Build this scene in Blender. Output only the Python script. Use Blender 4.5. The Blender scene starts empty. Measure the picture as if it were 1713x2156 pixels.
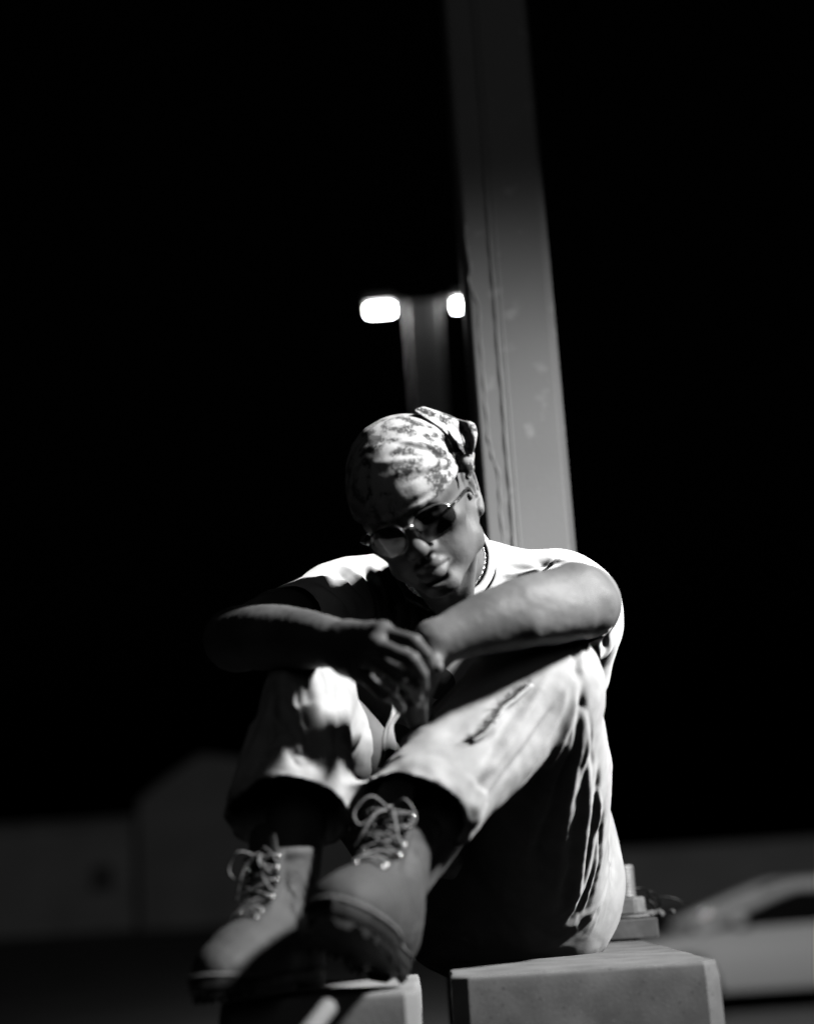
import bpy, bmesh, math, random
import numpy as np
from mathutils import Vector, Matrix
from mathutils.bvhtree import BVHTree

random.seed(7); rng = np.random.default_rng(7)
scene = bpy.context.scene
COL = scene.collection

# ------------------------------------------------------------------ camera
FPX, CX, CY = 3270.0, 856.5, 1078.0            # focal length and centre of a 1713 x 2156 frame
EYE = Vector((0, 0, 1.55))
PITCH, ROLL = math.radians(13.5), math.radians(3.66)
_r0 = Vector((1, 0, 0)); FW = Vector((0, math.cos(PITCH), math.sin(PITCH))); _u0 = Vector((0, -math.sin(PITCH), math.cos(PITCH)))
RT = math.cos(ROLL)*_r0 - math.sin(ROLL)*_u0
UP = math.sin(ROLL)*_r0 + math.cos(ROLL)*_u0
def P(u, v, d):
    return EYE + FW*d + RT*((u-CX)*d/FPX) + UP*((CY-v)*d/FPX)
def ray(u, v):
    return (FW + RT*((u-CX)/FPX) + UP*((CY-v)/FPX))
def on_z(u, v, z):
    r = ray(u, v); t = (z-EYE.z)/r.z
    return EYE + r*t
cam_d = bpy.data.cameras.new('camera'); cam = bpy.data.objects.new('camera', cam_d); COL.objects.link(cam)
scene.camera = cam
cam.matrix_world = Matrix(((RT.x, UP.x, -FW.x, EYE.x), (RT.y, UP.y, -FW.y, EYE.y), (RT.z, UP.z, -FW.z, EYE.z), (0, 0, 0, 1)))
cam_d.sensor_fit = 'HORIZONTAL'; cam_d.sensor_width = 55.0; cam_d.lens = 55.0*FPX/1713.0
cam_d.clip_start = 0.05; cam_d.clip_end = 600
cam_d.dof.use_dof = True; cam_d.dof.focus_distance = 2.35; cam_d.dof.aperture_fstop = 3.1

# ------------------------------------------------------------------ night sky, added fill light, key lamp
world = bpy.data.worlds.new('World'); scene.world = world; world.use_nodes = True
nt = world.node_tree; bg = nt.nodes['Background']
sky = nt.nodes.new('ShaderNodeTexSky'); sky.sky_type = 'NISHITA'; sky.sun_disc = False
sky.sun_elevation = math.radians(-3); sky.sun_rotation = math.radians(200)
bw = nt.nodes.new('ShaderNodeRGBToBW'); nt.links.new(sky.outputs[0], bw.inputs[0])
nt.links.new(bw.outputs[0], bg.inputs['Color']); bg.inputs['Strength'].default_value = 0.004

fill_d = bpy.data.lights.new('fill_sun', 'SUN'); fill_d.energy = 0.036; fill_d.angle = math.radians(25)  # dim fill light, added to lift the far buildings and the shadows
fill = bpy.data.objects.new('fill_sun', fill_d); COL.objects.link(fill)
fill.rotation_euler = Vector((-0.10, 1.0, -0.42)).to_track_quat('-Z', 'Y').to_euler()

KEY_POS = Vector((2.50, 1.38, 3.95))
KEY_AIM = P(940, 1560, 2.3)
key_d = bpy.data.lights.new('key_lamp', 'AREA'); key_d.shape = 'RECTANGLE'; key_d.size = 0.16; key_d.size_y = 0.42
key_d.energy = 19.5; key_d.spread = math.radians(42)
key = bpy.data.objects.new('key_lamp', key_d); COL.objects.link(key)
key.location = KEY_POS; key.rotation_euler = (KEY_AIM-KEY_POS).to_track_quat('-Z', 'Y').to_euler()

scene.view_settings.view_transform = 'Standard'; scene.view_settings.look = 'None'
scene.view_settings.exposure = 0; scene.view_settings.gamma = 1; scene.view_settings.use_curve_mapping = False
scene.render.engine = 'CYCLES'
scene.cycles.max_bounces = 5; scene.cycles.diffuse_bounces = 0; scene.cycles.transparent_max_bounces = 12
scene.cycles.use_denoising = True

# ------------------------------------------------------------------ helpers
def tag(o, label=None, cat=None, group=None, kind=None):
    if label: o['label'] = label
    if cat: o['category'] = cat
    if group: o['group'] = group
    if kind: o['kind'] = kind
    return o
def empty(name, loc, label=None, cat=None, group=None):
    o = bpy.data.objects.new(name, None); COL.objects.link(o); o.location = loc; o.empty_display_size = .05
    return tag(o, label, cat, group)
def link(name, me, mat=None, parent=None, smooth=False):
    o = bpy.data.objects.new(name, me); COL.objects.link(o)
    if mat is not None: me.materials.append(mat)
    if smooth: me.polygons.foreach_set('use_smooth', np.ones(len(me.polygons), bool))
    if parent is not None:
        o.parent = parent
        M = Matrix.Identity(4); q = parent
        while q is not None:
            M = Matrix.Translation(q.location) @ M; q = q.parent
        o.location = -M.translation
    return o
def bm_obj(name, bm, mat, parent=None, smooth=False):
    me = bpy.data.meshes.new(name); bmesh.ops.recalc_face_normals(bm, faces=bm.faces); bm.to_mesh(me); bm.free()
    return link(name, me, mat, parent, smooth)
def np_mesh(name, V, Q, n=4):
    me = bpy.data.meshes.new(name)
    V = np.asarray(V, np.float32); Q = np.asarray(Q, np.int32)
    me.vertices.add(len(V)); me.vertices.foreach_set('co', V.ravel())
    me.loops.add(Q.size); me.loops.foreach_set('vertex_index', Q.ravel())
    me.polygons.add(len(Q)); me.polygons.foreach_set('loop_start', np.arange(len(Q), dtype=np.int32)*n)
    me.polygons.foreach_set('loop_total', np.full(len(Q), n, np.int32))
    me.update(calc_edges=True); me.validate()
    return me
def box(bm, c, s, bev=0, M=None):
    r = bmesh.ops.create_cube(bm, size=1)
    for v in r['verts']: v.co = Vector((v.co.x*s[0]+c[0], v.co.y*s[1]+c[1], v.co.z*s[2]+c[2]))
    if bev:
        es = list({e for v in r['verts'] for e in v.link_edges})
        bmesh.ops.bevel(bm, geom=es, offset=bev, segments=3, affect='EDGES', profile=.5)
    return r
def frame_axes(t, hint=Vector((0, 0, 1))):
    t = t.normalized(); a = t.cross(hint)
    if a.length < 1e-4: a = t.cross(Vector((1, 0, 0)))
    a.normalize(); return a, t.cross(a).normalized()
def smooth_path(pts, sub=6, closed=False):
    """Catmull-Rom through points"""
    pts = [Vector(p) for p in pts]; out = []
    n = len(pts); rngi = n if closed else n-1
    for i in range(rngi):
        p1 = pts[i]; p2 = pts[(i+1) % n]
        p0 = pts[(i-1) % n] if (closed or i > 0) else p1*2-p2
        p3 = pts[(i+2) % n] if (closed or i+2 < n) else p2*2-p1
        for k in range(sub):
            t = k/sub
            out.append(.5*((2*p1)+(p2-p0)*t+(2*p0-5*p1+4*p2-p3)*t*t+(3*p1-p0-3*p2+p3)*t**3))
    if not closed: out.append(pts[-1])
    return out
def srad(r, sub):
    return [p.x for p in smooth_path([Vector((x, 0, 0)) for x in r], sub)]
def tube(bm, pts, rad, seg=8, closed=False, flat=1.0, hint=Vector((0, 0, 1))):
    pts = [Vector(p) for p in pts]; n = len(pts)
    rr = rad if hasattr(rad, '__len__') else [rad]*n
    rings = []; pa = None
    for i, p in enumerate(pts):
        if closed: t = pts[(i+1) % n]-pts[i-1]
        else: t = pts[min(i+1, n-1)]-pts[max(i-1, 0)]
        if t.length < 1e-9: t = Vector((0, 0, 1))
        t.normalize()
        if pa is None: a, b = frame_axes(t, hint)
        else:
            a = (pa-t*pa.dot(t)); a.normalize(); b = t.cross(a)
        pa = a
        rings.append([bm.verts.new(p+a*math.cos(2*math.pi*k/seg)*rr[i]+b*math.sin(2*math.pi*k/seg)*rr[i]*flat) for k in range(seg)])
    for i in range(n if closed else n-1):
        A = rings[i]; B = rings[(i+1) % n]
        for k in range(seg): bm.faces.new((A[k], A[(k+1) % seg], B[(k+1) % seg], B[k]))
    if not closed:
        bm.faces.new(rings[0][::-1]); bm.faces.new(rings[-1])

# ------------------------------------------------------------------ materials (the film is black and white: greys only)
def mat(name, col=.5, rough=.8, bump=0, scale=40, metal=0, spec=.5, var=0, vscale=8, detail=6, wave=None, sheen=0, stretch=None, coat=0):
    m = bpy.data.materials.new(name); m.use_nodes = True; t = m.node_tree; N = t.nodes; L = t.links
    b = N['Principled BSDF']; b.inputs['Base Color'].default_value = (col, col, col, 1)
    b.inputs['Roughness'].default_value = rough; b.inputs['Metallic'].default_value = metal
    b.inputs['Specular IOR Level'].default_value = spec
    if sheen: b.inputs['Sheen Weight'].default_value = sheen
    if coat: b.inputs['Coat Weight'].default_value = coat
    tc = N.new('ShaderNodeTexCoord'); src = tc.outputs['Object']
    if stretch:
        mp = N.new('ShaderNodeMapping'); mp.inputs['Scale'].default_value = stretch; L.new(src, mp.inputs[0]); src = mp.outputs[0]
    if var:
        n = N.new('ShaderNodeTexNoise'); n.inputs['Scale'].default_value = vscale; n.inputs['Detail'].default_value = detail; L.new(src, n.inputs['Vector'])
        r = N.new('ShaderNodeMapRange'); r.inputs['From Min'].default_value = .3; r.inputs['From Max'].default_value = .7
        r.inputs['To Min'].default_value = max(col*(1-var), .002); r.inputs['To Max'].default_value = min(col*(1+var), .9)
        L.new(n.outputs['Fac'], r.inputs['Value']); L.new(r.outputs[0], b.inputs['Base Color'])
    if bump:
        n2 = N.new('ShaderNodeTexNoise'); n2.inputs['Scale'].default_value = scale; n2.inputs['Detail'].default_value = 5; L.new(src, n2.inputs['Vector'])
        bp = N.new('ShaderNodeBump'); bp.inputs['Strength'].default_value = 1; bp.inputs['Distance'].default_value = bump
        L.new(n2.outputs['Fac'], bp.inputs['Height']); L.new(bp.outputs[0], b.inputs['Normal'])
    return m
M_skin = mat('dark_skin', .145, .55, .0004, 420, var=.34, vscale=10, spec=.30)
M_shirt = mat('white_cotton', .72, .95, .00025, 900, var=.03, vscale=30, sheen=.3)
M_shirt_plain = M_shirt
M_jeans = mat('light_denim', .46, .95, .0004, 800, var=.16, vscale=22, sheen=.2)
M_leather = mat('nubuck_leather', .072, .72, .0008, 160, var=.18, vscale=16)
M_rubber = mat('black_rubber', .015, .6, .001, 90)
M_lace = mat('boot_lace', .22, .8, .0006, 900)
M_brass = mat('eyelet_metal', .8, .28, metal=1)
M_steel = mat('galvanised_steel', .42, .5, .0006, 120, metal=.35, var=.22, vscale=60)
M_conc = mat('cast_concrete', .155, .92, .0003, 340, var=.28, vscale=18)
M_concs = mat('smooth_concrete', .28, .9, .0004, 200, var=.2, vscale=12)
M_plate = mat('plate_steel', .16, .6, .001, 60, metal=.2, var=.3, vscale=25)
M_black = mat('black_metal', .02, .35)
M_chain = mat('chain_silver', .75, .3, metal=.9)
M_ground = mat('asphalt_ground', .34, .95, .01, 6, var=.2, vscale=.5)
M_bld = mat('far_render_wall', .80, .9, .01, 3, var=.15, vscale=.4)
M_bld2 = mat('far_metal_cladding', .68, .8, .01, 3, var=.15, vscale=.4)
M_farwin = mat('far_window_glass', .22, .5)
M_dark = mat('dark_opening', .02, .5)
M_carp = mat('car_paint', .7, .35, coat=.5)
M_glassd = mat('dark_car_glass', .01, .1)
M_steelhead = mat('lamp_housing', .08, .5)

def speckle(m, sc=140, thr=.14, col=.62):
    t = m.node_tree; N = t.nodes; L = t.links; b = N['Principled BSDF']; old = b.inputs['Base Color'].links[0].from_socket
    tc = [n for n in N if n.type == 'TEX_COORD'][0]
    v = N.new('ShaderNodeTexVoronoi'); v.inputs['Scale'].default_value = sc; L.new(tc.outputs['Object'], v.inputs['Vector'])
    n = N.new('ShaderNodeTexNoise'); n.inputs['Scale'].default_value = 30; L.new(tc.outputs['Object'], n.inputs['Vector'])
    mu = N.new('ShaderNodeMath'); mu.operation = 'MULTIPLY'; mu.inputs[1].default_value = thr*2; L.new(n.outputs['Fac'], mu.inputs[0])
    lt = N.new('ShaderNodeMath'); lt.operation = 'LESS_THAN'; L.new(v.outputs['Distance'], lt.inputs[0]); L.new(mu.outputs[0], lt.inputs[1])
    mx = N.new('ShaderNodeMix'); mx.data_type = 'RGBA'; L.new(lt.outputs[0], mx.inputs['Factor']); L.new(old, mx.inputs['A']); mx.inputs['B'].default_value = (col, col, col, 1)
    L.new(mx.outputs['Result'], b.inputs['Base Color'])
speckle(M_conc, 190, .17, .22); speckle(M_conc, 90, .12, .06)
def pole_paint():
    m = mat('pole_paint', .46, .5, .00035, 150, var=.08, vscale=3)
    t = m.node_tree; N = t.nodes; L = t.links; b = N['Principled BSDF']
    old = b.inputs['Base Color'].links[0].from_socket
    tc = [n for n in N if n.type == 'TEX_COORD'][0]
    v = N.new('ShaderNodeTexNoise'); v.inputs['Scale'].default_value = 22; v.inputs['Detail'].default_value = 8; L.new(tc.outputs['Object'], v.inputs['Vector'])
    cr = N.new('ShaderNodeValToRGB'); cr.color_ramp.elements[0].position = .62; cr.color_ramp.elements[1].position = .72
    cr.color_ramp.elements[0].color = (0, 0, 0, 1); cr.color_ramp.elements[1].color = (1, 1, 1, 1)
    L.new(v.outputs['Fac'], cr.inputs[0])
    mx = N.new('ShaderNodeMix'); mx.data_type = 'RGBA'; mx.blend_type = 'MIX'
    L.new(cr.outputs[0], mx.inputs['Factor']); L.new(old, mx.inputs['A']); mx.inputs['B'].default_value = (.62, .62, .62, 1)
    L.new(mx.outputs['Result'], b.inputs['Base Color'])
    return m
M_pole = pole_paint()

def emis(name, s):
    m = bpy.data.materials.new(name); m.use_nodes = True; t = m.node_tree
    t.nodes.remove(t.nodes['Principled BSDF']); e = t.nodes.new('ShaderNodeEmission'); e.inputs['Strength'].default_value = s
    t.links.new(e.outputs[0], t.nodes['Material Output'].inputs[0]); return m
M_led = emis('led_panel', 60)

# ------------------------------------------------------------------ signed distance modelling
class Vol:
    def __init__(s, pts, pad, h):
        A = np.array([list(p) for p in pts], float)
        s.lo = A.min(0)-pad; s.h = h
        s.n = np.ceil((A.max(0)+pad-s.lo)/h).astype(int)+1
        s.g = np.full(tuple(s.n), 1.0, np.float32)
    def win(s, lo, hi):
        a = np.clip(np.floor((np.asarray(lo)-s.lo)/s.h).astype(int), 0, s.n-1)
        b = np.clip(np.ceil((np.asarray(hi)-s.lo)/s.h).astype(int)+1, 1, s.n)
        sl = tuple(slice(int(i), int(j)) for i, j in zip(a, b))
        X = (s.lo[0]+s.h*np.arange(a[0], b[0])).astype(np.float32)[:, None, None]
        Y = (s.lo[1]+s.h*np.arange(a[1], b[1])).astype(np.float32)[None, :, None]
        Z = (s.lo[2]+s.h*np.arange(a[2], b[2])).astype(np.float32)[None, None, :]
        return sl, X, Y, Z
    def put(s, sl, d, k, op):
        g = s.g[sl]
        if op == 'sub': g = -g
        if k > 0:
            hh = np.maximum(k-np.abs(g-d), 0)/k
            r = np.minimum(g, d)-hh*hh*k*.25
        else: r = np.minimum(g, d)
        s.g[sl] = -r if op == 'sub' else r
    def cone(s, a, b, ra, rb, k=0.0, flat=None, op='add'):
        a = np.array(a, float); b = np.array(b, float); R = max(ra, rb); pad = R+k+3*s.h
        sl, X, Y, Z = s.win(np.minimum(a, b)-pad, np.maximum(a, b)+pad)
        if 0 in [q.stop-q.start for q in sl]: return
        ba = b-a; L = float(ba@ba) or 1e-12
        px, py, pz = X-a[0], Y-a[1], Z-a[2]
        t = np.clip((px*ba[0]+py*ba[1]+pz*ba[2])/L, 0, 1)
        qx, qy, qz = px-t*ba[0], py-t*ba[1], pz-t*ba[2]
        q2 = qx*qx+qy*qy+qz*qz
        if flat is not None:
            n, f = flat; qn = qx*n[0]+qy*n[1]+qz*n[2]; q2 = q2+(1/(f*f)-1)*qn*qn
        d = np.sqrt(q2)-(ra+t*(rb-ra))
        s.put(sl, d, k, op)
    def path(s, pts, rad, k=0.0, flat=None, op='add', k0=None):
        """tapered tube along a polyline, made whole first and blended in once"""
        if k0 is not None: k = k0
        A = np.array([list(p) for p in pts], float); R = max(rad); pad = R+k+3*s.h
        sl, X, Y, Z = s.win(A.min(0)-pad, A.max(0)+pad); D = None
        if 0 in [q.stop-q.start for q in sl]: return
        for i in range(len(pts)-1):
            a, b = A[i], A[i+1]; ba = b-a; L = float(ba@ba) or 1e-12
            px, py, pz = X-a[0], Y-a[1], Z-a[2]
            t = np.clip((px*ba[0]+py*ba[1]+pz*ba[2])/L, 0, 1)
            qx, qy, qz = px-t*ba[0], py-t*ba[1], pz-t*ba[2]
            q2 = qx*qx+qy*qy+qz*qz
            if flat is not None:
                n, f = flat; qn = qx*n[0]+qy*n[1]+qz*n[2]; q2 = q2+(1/(f*f)-1)*qn*qn
            d = np.sqrt(q2)-(rad[i]+t*(rad[i+1]-rad[i]))
            D = d if D is None else np.minimum(D, d)
        s.put(sl, D, k, op)
    def ell(s, c, r, R=None, k=0.0, op='add'):
        """c centre, r radii along the rows of R"""
        c = np.array(c, float); r = np.array(r, float); R = np.eye(3) if R is None else np.array([list(x) for x in R], float)
        pad = r.max()+k+3*s.h
        sl, X, Y, Z = s.win(c-pad, c+pad)
        if 0 in [q.stop-q.start for q in sl]: return
        px, py, pz = X-c[0], Y-c[1], Z-c[2]
        k0 = 0; k1 = 0
        for i in range(3):
            q = px*R[i][0]+py*R[i][1]+pz*R[i][2]
            k0 = k0+(q/r[i])**2; k1 = k1+(q/r[i]**2)**2
        k0 = np.sqrt(k0); k1 = np.sqrt(k1)+1e-6
        s.put(sl, k0*(k0-1)/k1, k, op)
    def half(s, p, n, k=0.0, lo=None, hi=None):
        """cut away the side the normal n points to"""
        p = np.array(p, float); n = np.array(n, float); n = n/np.linalg.norm(n)
        sl, X, Y, Z = s.win(s.lo if lo is None else lo, (s.lo+s.h*s.n) if hi is None else hi)
        d = -((X-p[0])*n[0]+(Y-p[1])*n[1]+(Z-p[2])*n[2])
        s.put(sl, d, k, 'sub')
    def mesh(s, smooth=1):
        g = s.g; g[0] = 1; g[-1] = 1; g[:, 0] = 1; g[:, -1] = 1; g[:, :, 0] = 1; g[:, :, -1] = 1
        S = g < 0
        c = np.zeros(tuple(s.n-1), np.uint8)
        for i in (0, 1):
            for j in (0, 1):
                for k in (0, 1):
                    c += S[i:s.n[0]-1+i, j:s.n[1]-1+j, k:s.n[2]-1+k]
        act = np.argwhere((c > 0) & (c < 8)); del c
        idx = np.full(tuple(s.n-1), -1, np.int32); idx[act[:, 0], act[:, 1], act[:, 2]] = np.arange(len(act))
        acc = np.zeros((len(act), 3)); cnt = np.zeros(len(act))
        offs = [(0, 0, 0), (1, 0, 0), (0, 1, 0), (1, 1, 0), (0, 0, 1), (1, 0, 1), (0, 1, 1), (1, 1, 1)]
        val = [g[act[:, 0]+o[0], act[:, 1]+o[1], act[:, 2]+o[2]] for o in offs]
        for a, b in [(0, 1), (2, 3), (4, 5), (6, 7), (0, 2), (1, 3), (4, 6), (5, 7), (0, 4), (1, 5), (2, 6), (3, 7)]:
            m = (val[a] < 0) != (val[b] < 0)
            t = val[a][m]/(val[a][m]-val[b][m])
            A = np.array(offs[a], float); B = np.array(offs[b], float)
            acc[m] += A+(B-A)*t[:, None]; cnt[m] += 1
        V = s.lo+s.h*(act+acc/cnt[:, None])
        quads = []
        for ax in range(3):
            sh = [slice(None)]*3; sh2 = [slice(None)]*3; sh[ax] = slice(0, -1); sh2[ax] = slice(1, None)
            A = S[tuple(sh)]; B = S[tuple(sh2)]
            for flip in (False, True):
                e = np.argwhere((A & ~B) if not flip else (~A & B))
                o1 = (ax+1) % 3; o2 = (ax+2) % 3
                def cell(d1, d2):
                    q = e.copy(); q[:, o1] -= d1; q[:, o2] -= d2
                    return idx[q[:, 0], q[:, 1], q[:, 2]]
                Q = np.stack([cell(1, 1), cell(0, 1), cell(0, 0), cell(1, 0)], 1)
                if flip: Q = Q[:, ::-1]
                quads.append(Q)
        Q = np.concatenate(quads); Q = Q[(Q >= 0).all(1)]
        for _ in range(smooth): V = lap(V, Q)
        return V, Q
def lap(V, Q, f=.5):
    acc = np.zeros_like(V); cnt = np.zeros(len(V))
    for i in range(4):
        a = Q[:, i]; b = Q[:, (i+1) % 4]
        for c in range(3):
            acc[:, c] += np.bincount(a, V[b, c], len(V))+np.bincount(b, V[a, c], len(V))
        cnt += np.bincount(a, minlength=len(V))+np.bincount(b, minlength=len(V))
    return V*(1-f)+f*acc/np.maximum(cnt, 1)[:, None]
def normals(V, Q):
    n = np.cross(V[Q[:, 2]]-V[Q[:, 0]], V[Q[:, 3]]-V[Q[:, 1]])
    N = np.zeros_like(V)
    for i in range(4):
        for c in range(3): N[:, c] += np.bincount(Q[:, i], n[:, c], len(V))
    return N/(np.linalg.norm(N, axis=1, keepdims=True)+1e-12)
def bvh_of(V, Q):
    return BVHTree.FromPolygons([tuple(v) for v in V], [tuple(int(i) for i in q) for q in Q])
def hit(bvh, u, v):
    r = ray(u, v).normalized(); h = bvh.ray_cast(EYE, r)
    if h[0] is None:
        # nearest surface point to the sight line
        best = None
        for d in np.linspace(1.5, 2.7, 60):
            p = EYE+ray(u, v)*d; q = bvh.find_nearest(p)
            if q[0] is not None and (best is None or q[3] < best[1]): best = (q[0], q[3])
        return best[0]
    return h[0]
def crease(V, N, pts, w, amp, taper=True):
    """raise (amp>0) or sink (amp<0) the cloth along a 3D polyline"""
    pts = np.array([list(p) for p in pts]); lo = pts.min(0)-3*w; hi = pts.max(0)+3*w
    m = np.where(((V > lo) & (V < hi)).all(1))[0]
    if not len(m): return V
    X = V[m]; best = np.full(len(m), 1e9); tt = np.zeros(len(m)); n = len(pts)-1
    for i in range(n):
        a = pts[i]; ba = pts[i+1]-a; L = ba@ba+1e-12
        t = np.clip(((X-a)@ba)/L, 0, 1); d = np.linalg.norm(X-a-t[:, None]*ba, axis=1)
        k = d < best; best[k] = d[k]; tt[k] = (i+t[k])/n
    a = amp*np.exp(-(best/w)**2)
    if taper: a = a*np.clip(np.minimum(tt, 1-tt)*5+.12, 0, 1)
    V = V.copy(); V[m] += N[m]*a[:, None]
    return V
def vnoise(X, seed=0):
    """value noise, X (n,3) already scaled; about -1..1"""
    f = np.floor(X).astype(np.int64); t = X-f; t = t*t*(3-2*t); r = 0
    for i in (0, 1):
        for j in (0, 1):
            for k in (0, 1):
                h = ((f[:, 0]+i)*374761393+(f[:, 1]+j)*668265263+(f[:, 2]+k)*2147483647+seed*974634777)
                h = (h ^ (h >> 13))*1274126177; h = (h ^ (h >> 16)) & 0xffff
                w = (t[:, 0] if i else 1-t[:, 0])*(t[:, 1] if j else 1-t[:, 1])*(t[:, 2] if k else 1-t[:, 2])
                r = r+w*(h/32767.5-1)
    return r
# ------------------------------------------------------------------ ground and far background
ZT = 1.43                                             # top of the concrete pedestals
bm = bmesh.new(); bmesh.ops.create_grid(bm, x_segments=2, y_segments=2, size=300)
for v in bm.verts: v.co.y += 200
g = bm_obj('ground', bm, M_ground); tag(g, 'dark asphalt ground of the lot at night', kind='structure')

def hit_y(u, v, y):
    r = ray(u, v); return EYE+r*(y/r.y)
# flat-roofed building at left, 95 m off
a = hit_y(-260, 1960, 95); b = hit_y(285, 1960, 95); top = hit_y(60, 1745, 95).z
bld = empty('flat_roofed_building', (0.5*(a.x+b.x), 95, 0), 'wide low flat roofed building blurred in the dark at the left edge', 'building')
w = b.x-a.x
bm = bmesh.new(); box(bm, ((a.x+b.x)/2, 99, top/2), (w, 8, top)); bm_obj('wall', bm, M_bld, bld)
bm = bmesh.new(); box(bm, ((a.x+b.x)/2, 99, top+.15), (w+.5, 8.5, .3)); bm_obj('roof', bm, M_bld2, bld)
dd = hit_y(215, 1850, 95)
bm = bmesh.new(); box(bm, (dd.x, 94.97, dd.z), (1.3, .12, 1.5)); wn = bm_obj('window', bm, M_farwin, bld)
# round-topped building beside it
a2 = hit_y(296, 1950, 90); b2 = hit_y(760, 1950, 90); topz = hit_y(400, 1590, 90).z
brl = empty('gabled_building', ((a2.x+b2.x)/2, 90, 0), 'taller dim building with a low peaked roof, behind the left boot', 'building')
bm = bmesh.new(); side = hit_y(296, 1690, 90).z; side2 = 0.9*side
n = 24; prof = [(a2.x, 0), (a2.x, side)]
for i in range(1, n):
    t = i/n; prof.append((a2.x+(b2.x-a2.x)*t, side+(topz-side)*(t/.30 if t < .30 else max(0, 1-(t-.30)/.9))**.85))
prof += [(b2.x, side2), (b2.x, 0)]
f1 = [bm.verts.new((x, 90, z)) for x, z in prof]; f2 = [bm.verts.new((x, 93.5, z)) for x, z in prof]
bm.faces.new(f1[::-1]); bm.faces.new(f2)
for i in range(len(prof)): bm.faces.new((f1[i], f1[(i+1) % len(prof)], f2[(i+1) % len(prof)], f2[i]))
bm_obj('wall', bm, M_bld2, brl)
# long low wall at right
a3 = hit_y(1240, 1850, 60); b3 = hit_y(1900, 1820, 60); tz = hit_y(1500, 1783, 60).z
bm = bmesh.new(); box(bm, ((a3.x+b3.x)/2, 60.2, tz/2), (b3.x-a3.x, .4, tz))
wl = empty('boundary_wall', ((a3.x+b3.x)/2, 60.2, 0), 'long low dim wall across the lot behind the parked car', 'wall')
bm_obj('wall_panel', bm, M_bld, wl)
bm = bmesh.new(); box(bm, ((a3.x+b3.x)/2, 60.2, tz+.06), (b3.x-a3.x+.1, .5, .12)); bm_obj('coping', bm, M_bld2, wl)

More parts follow.
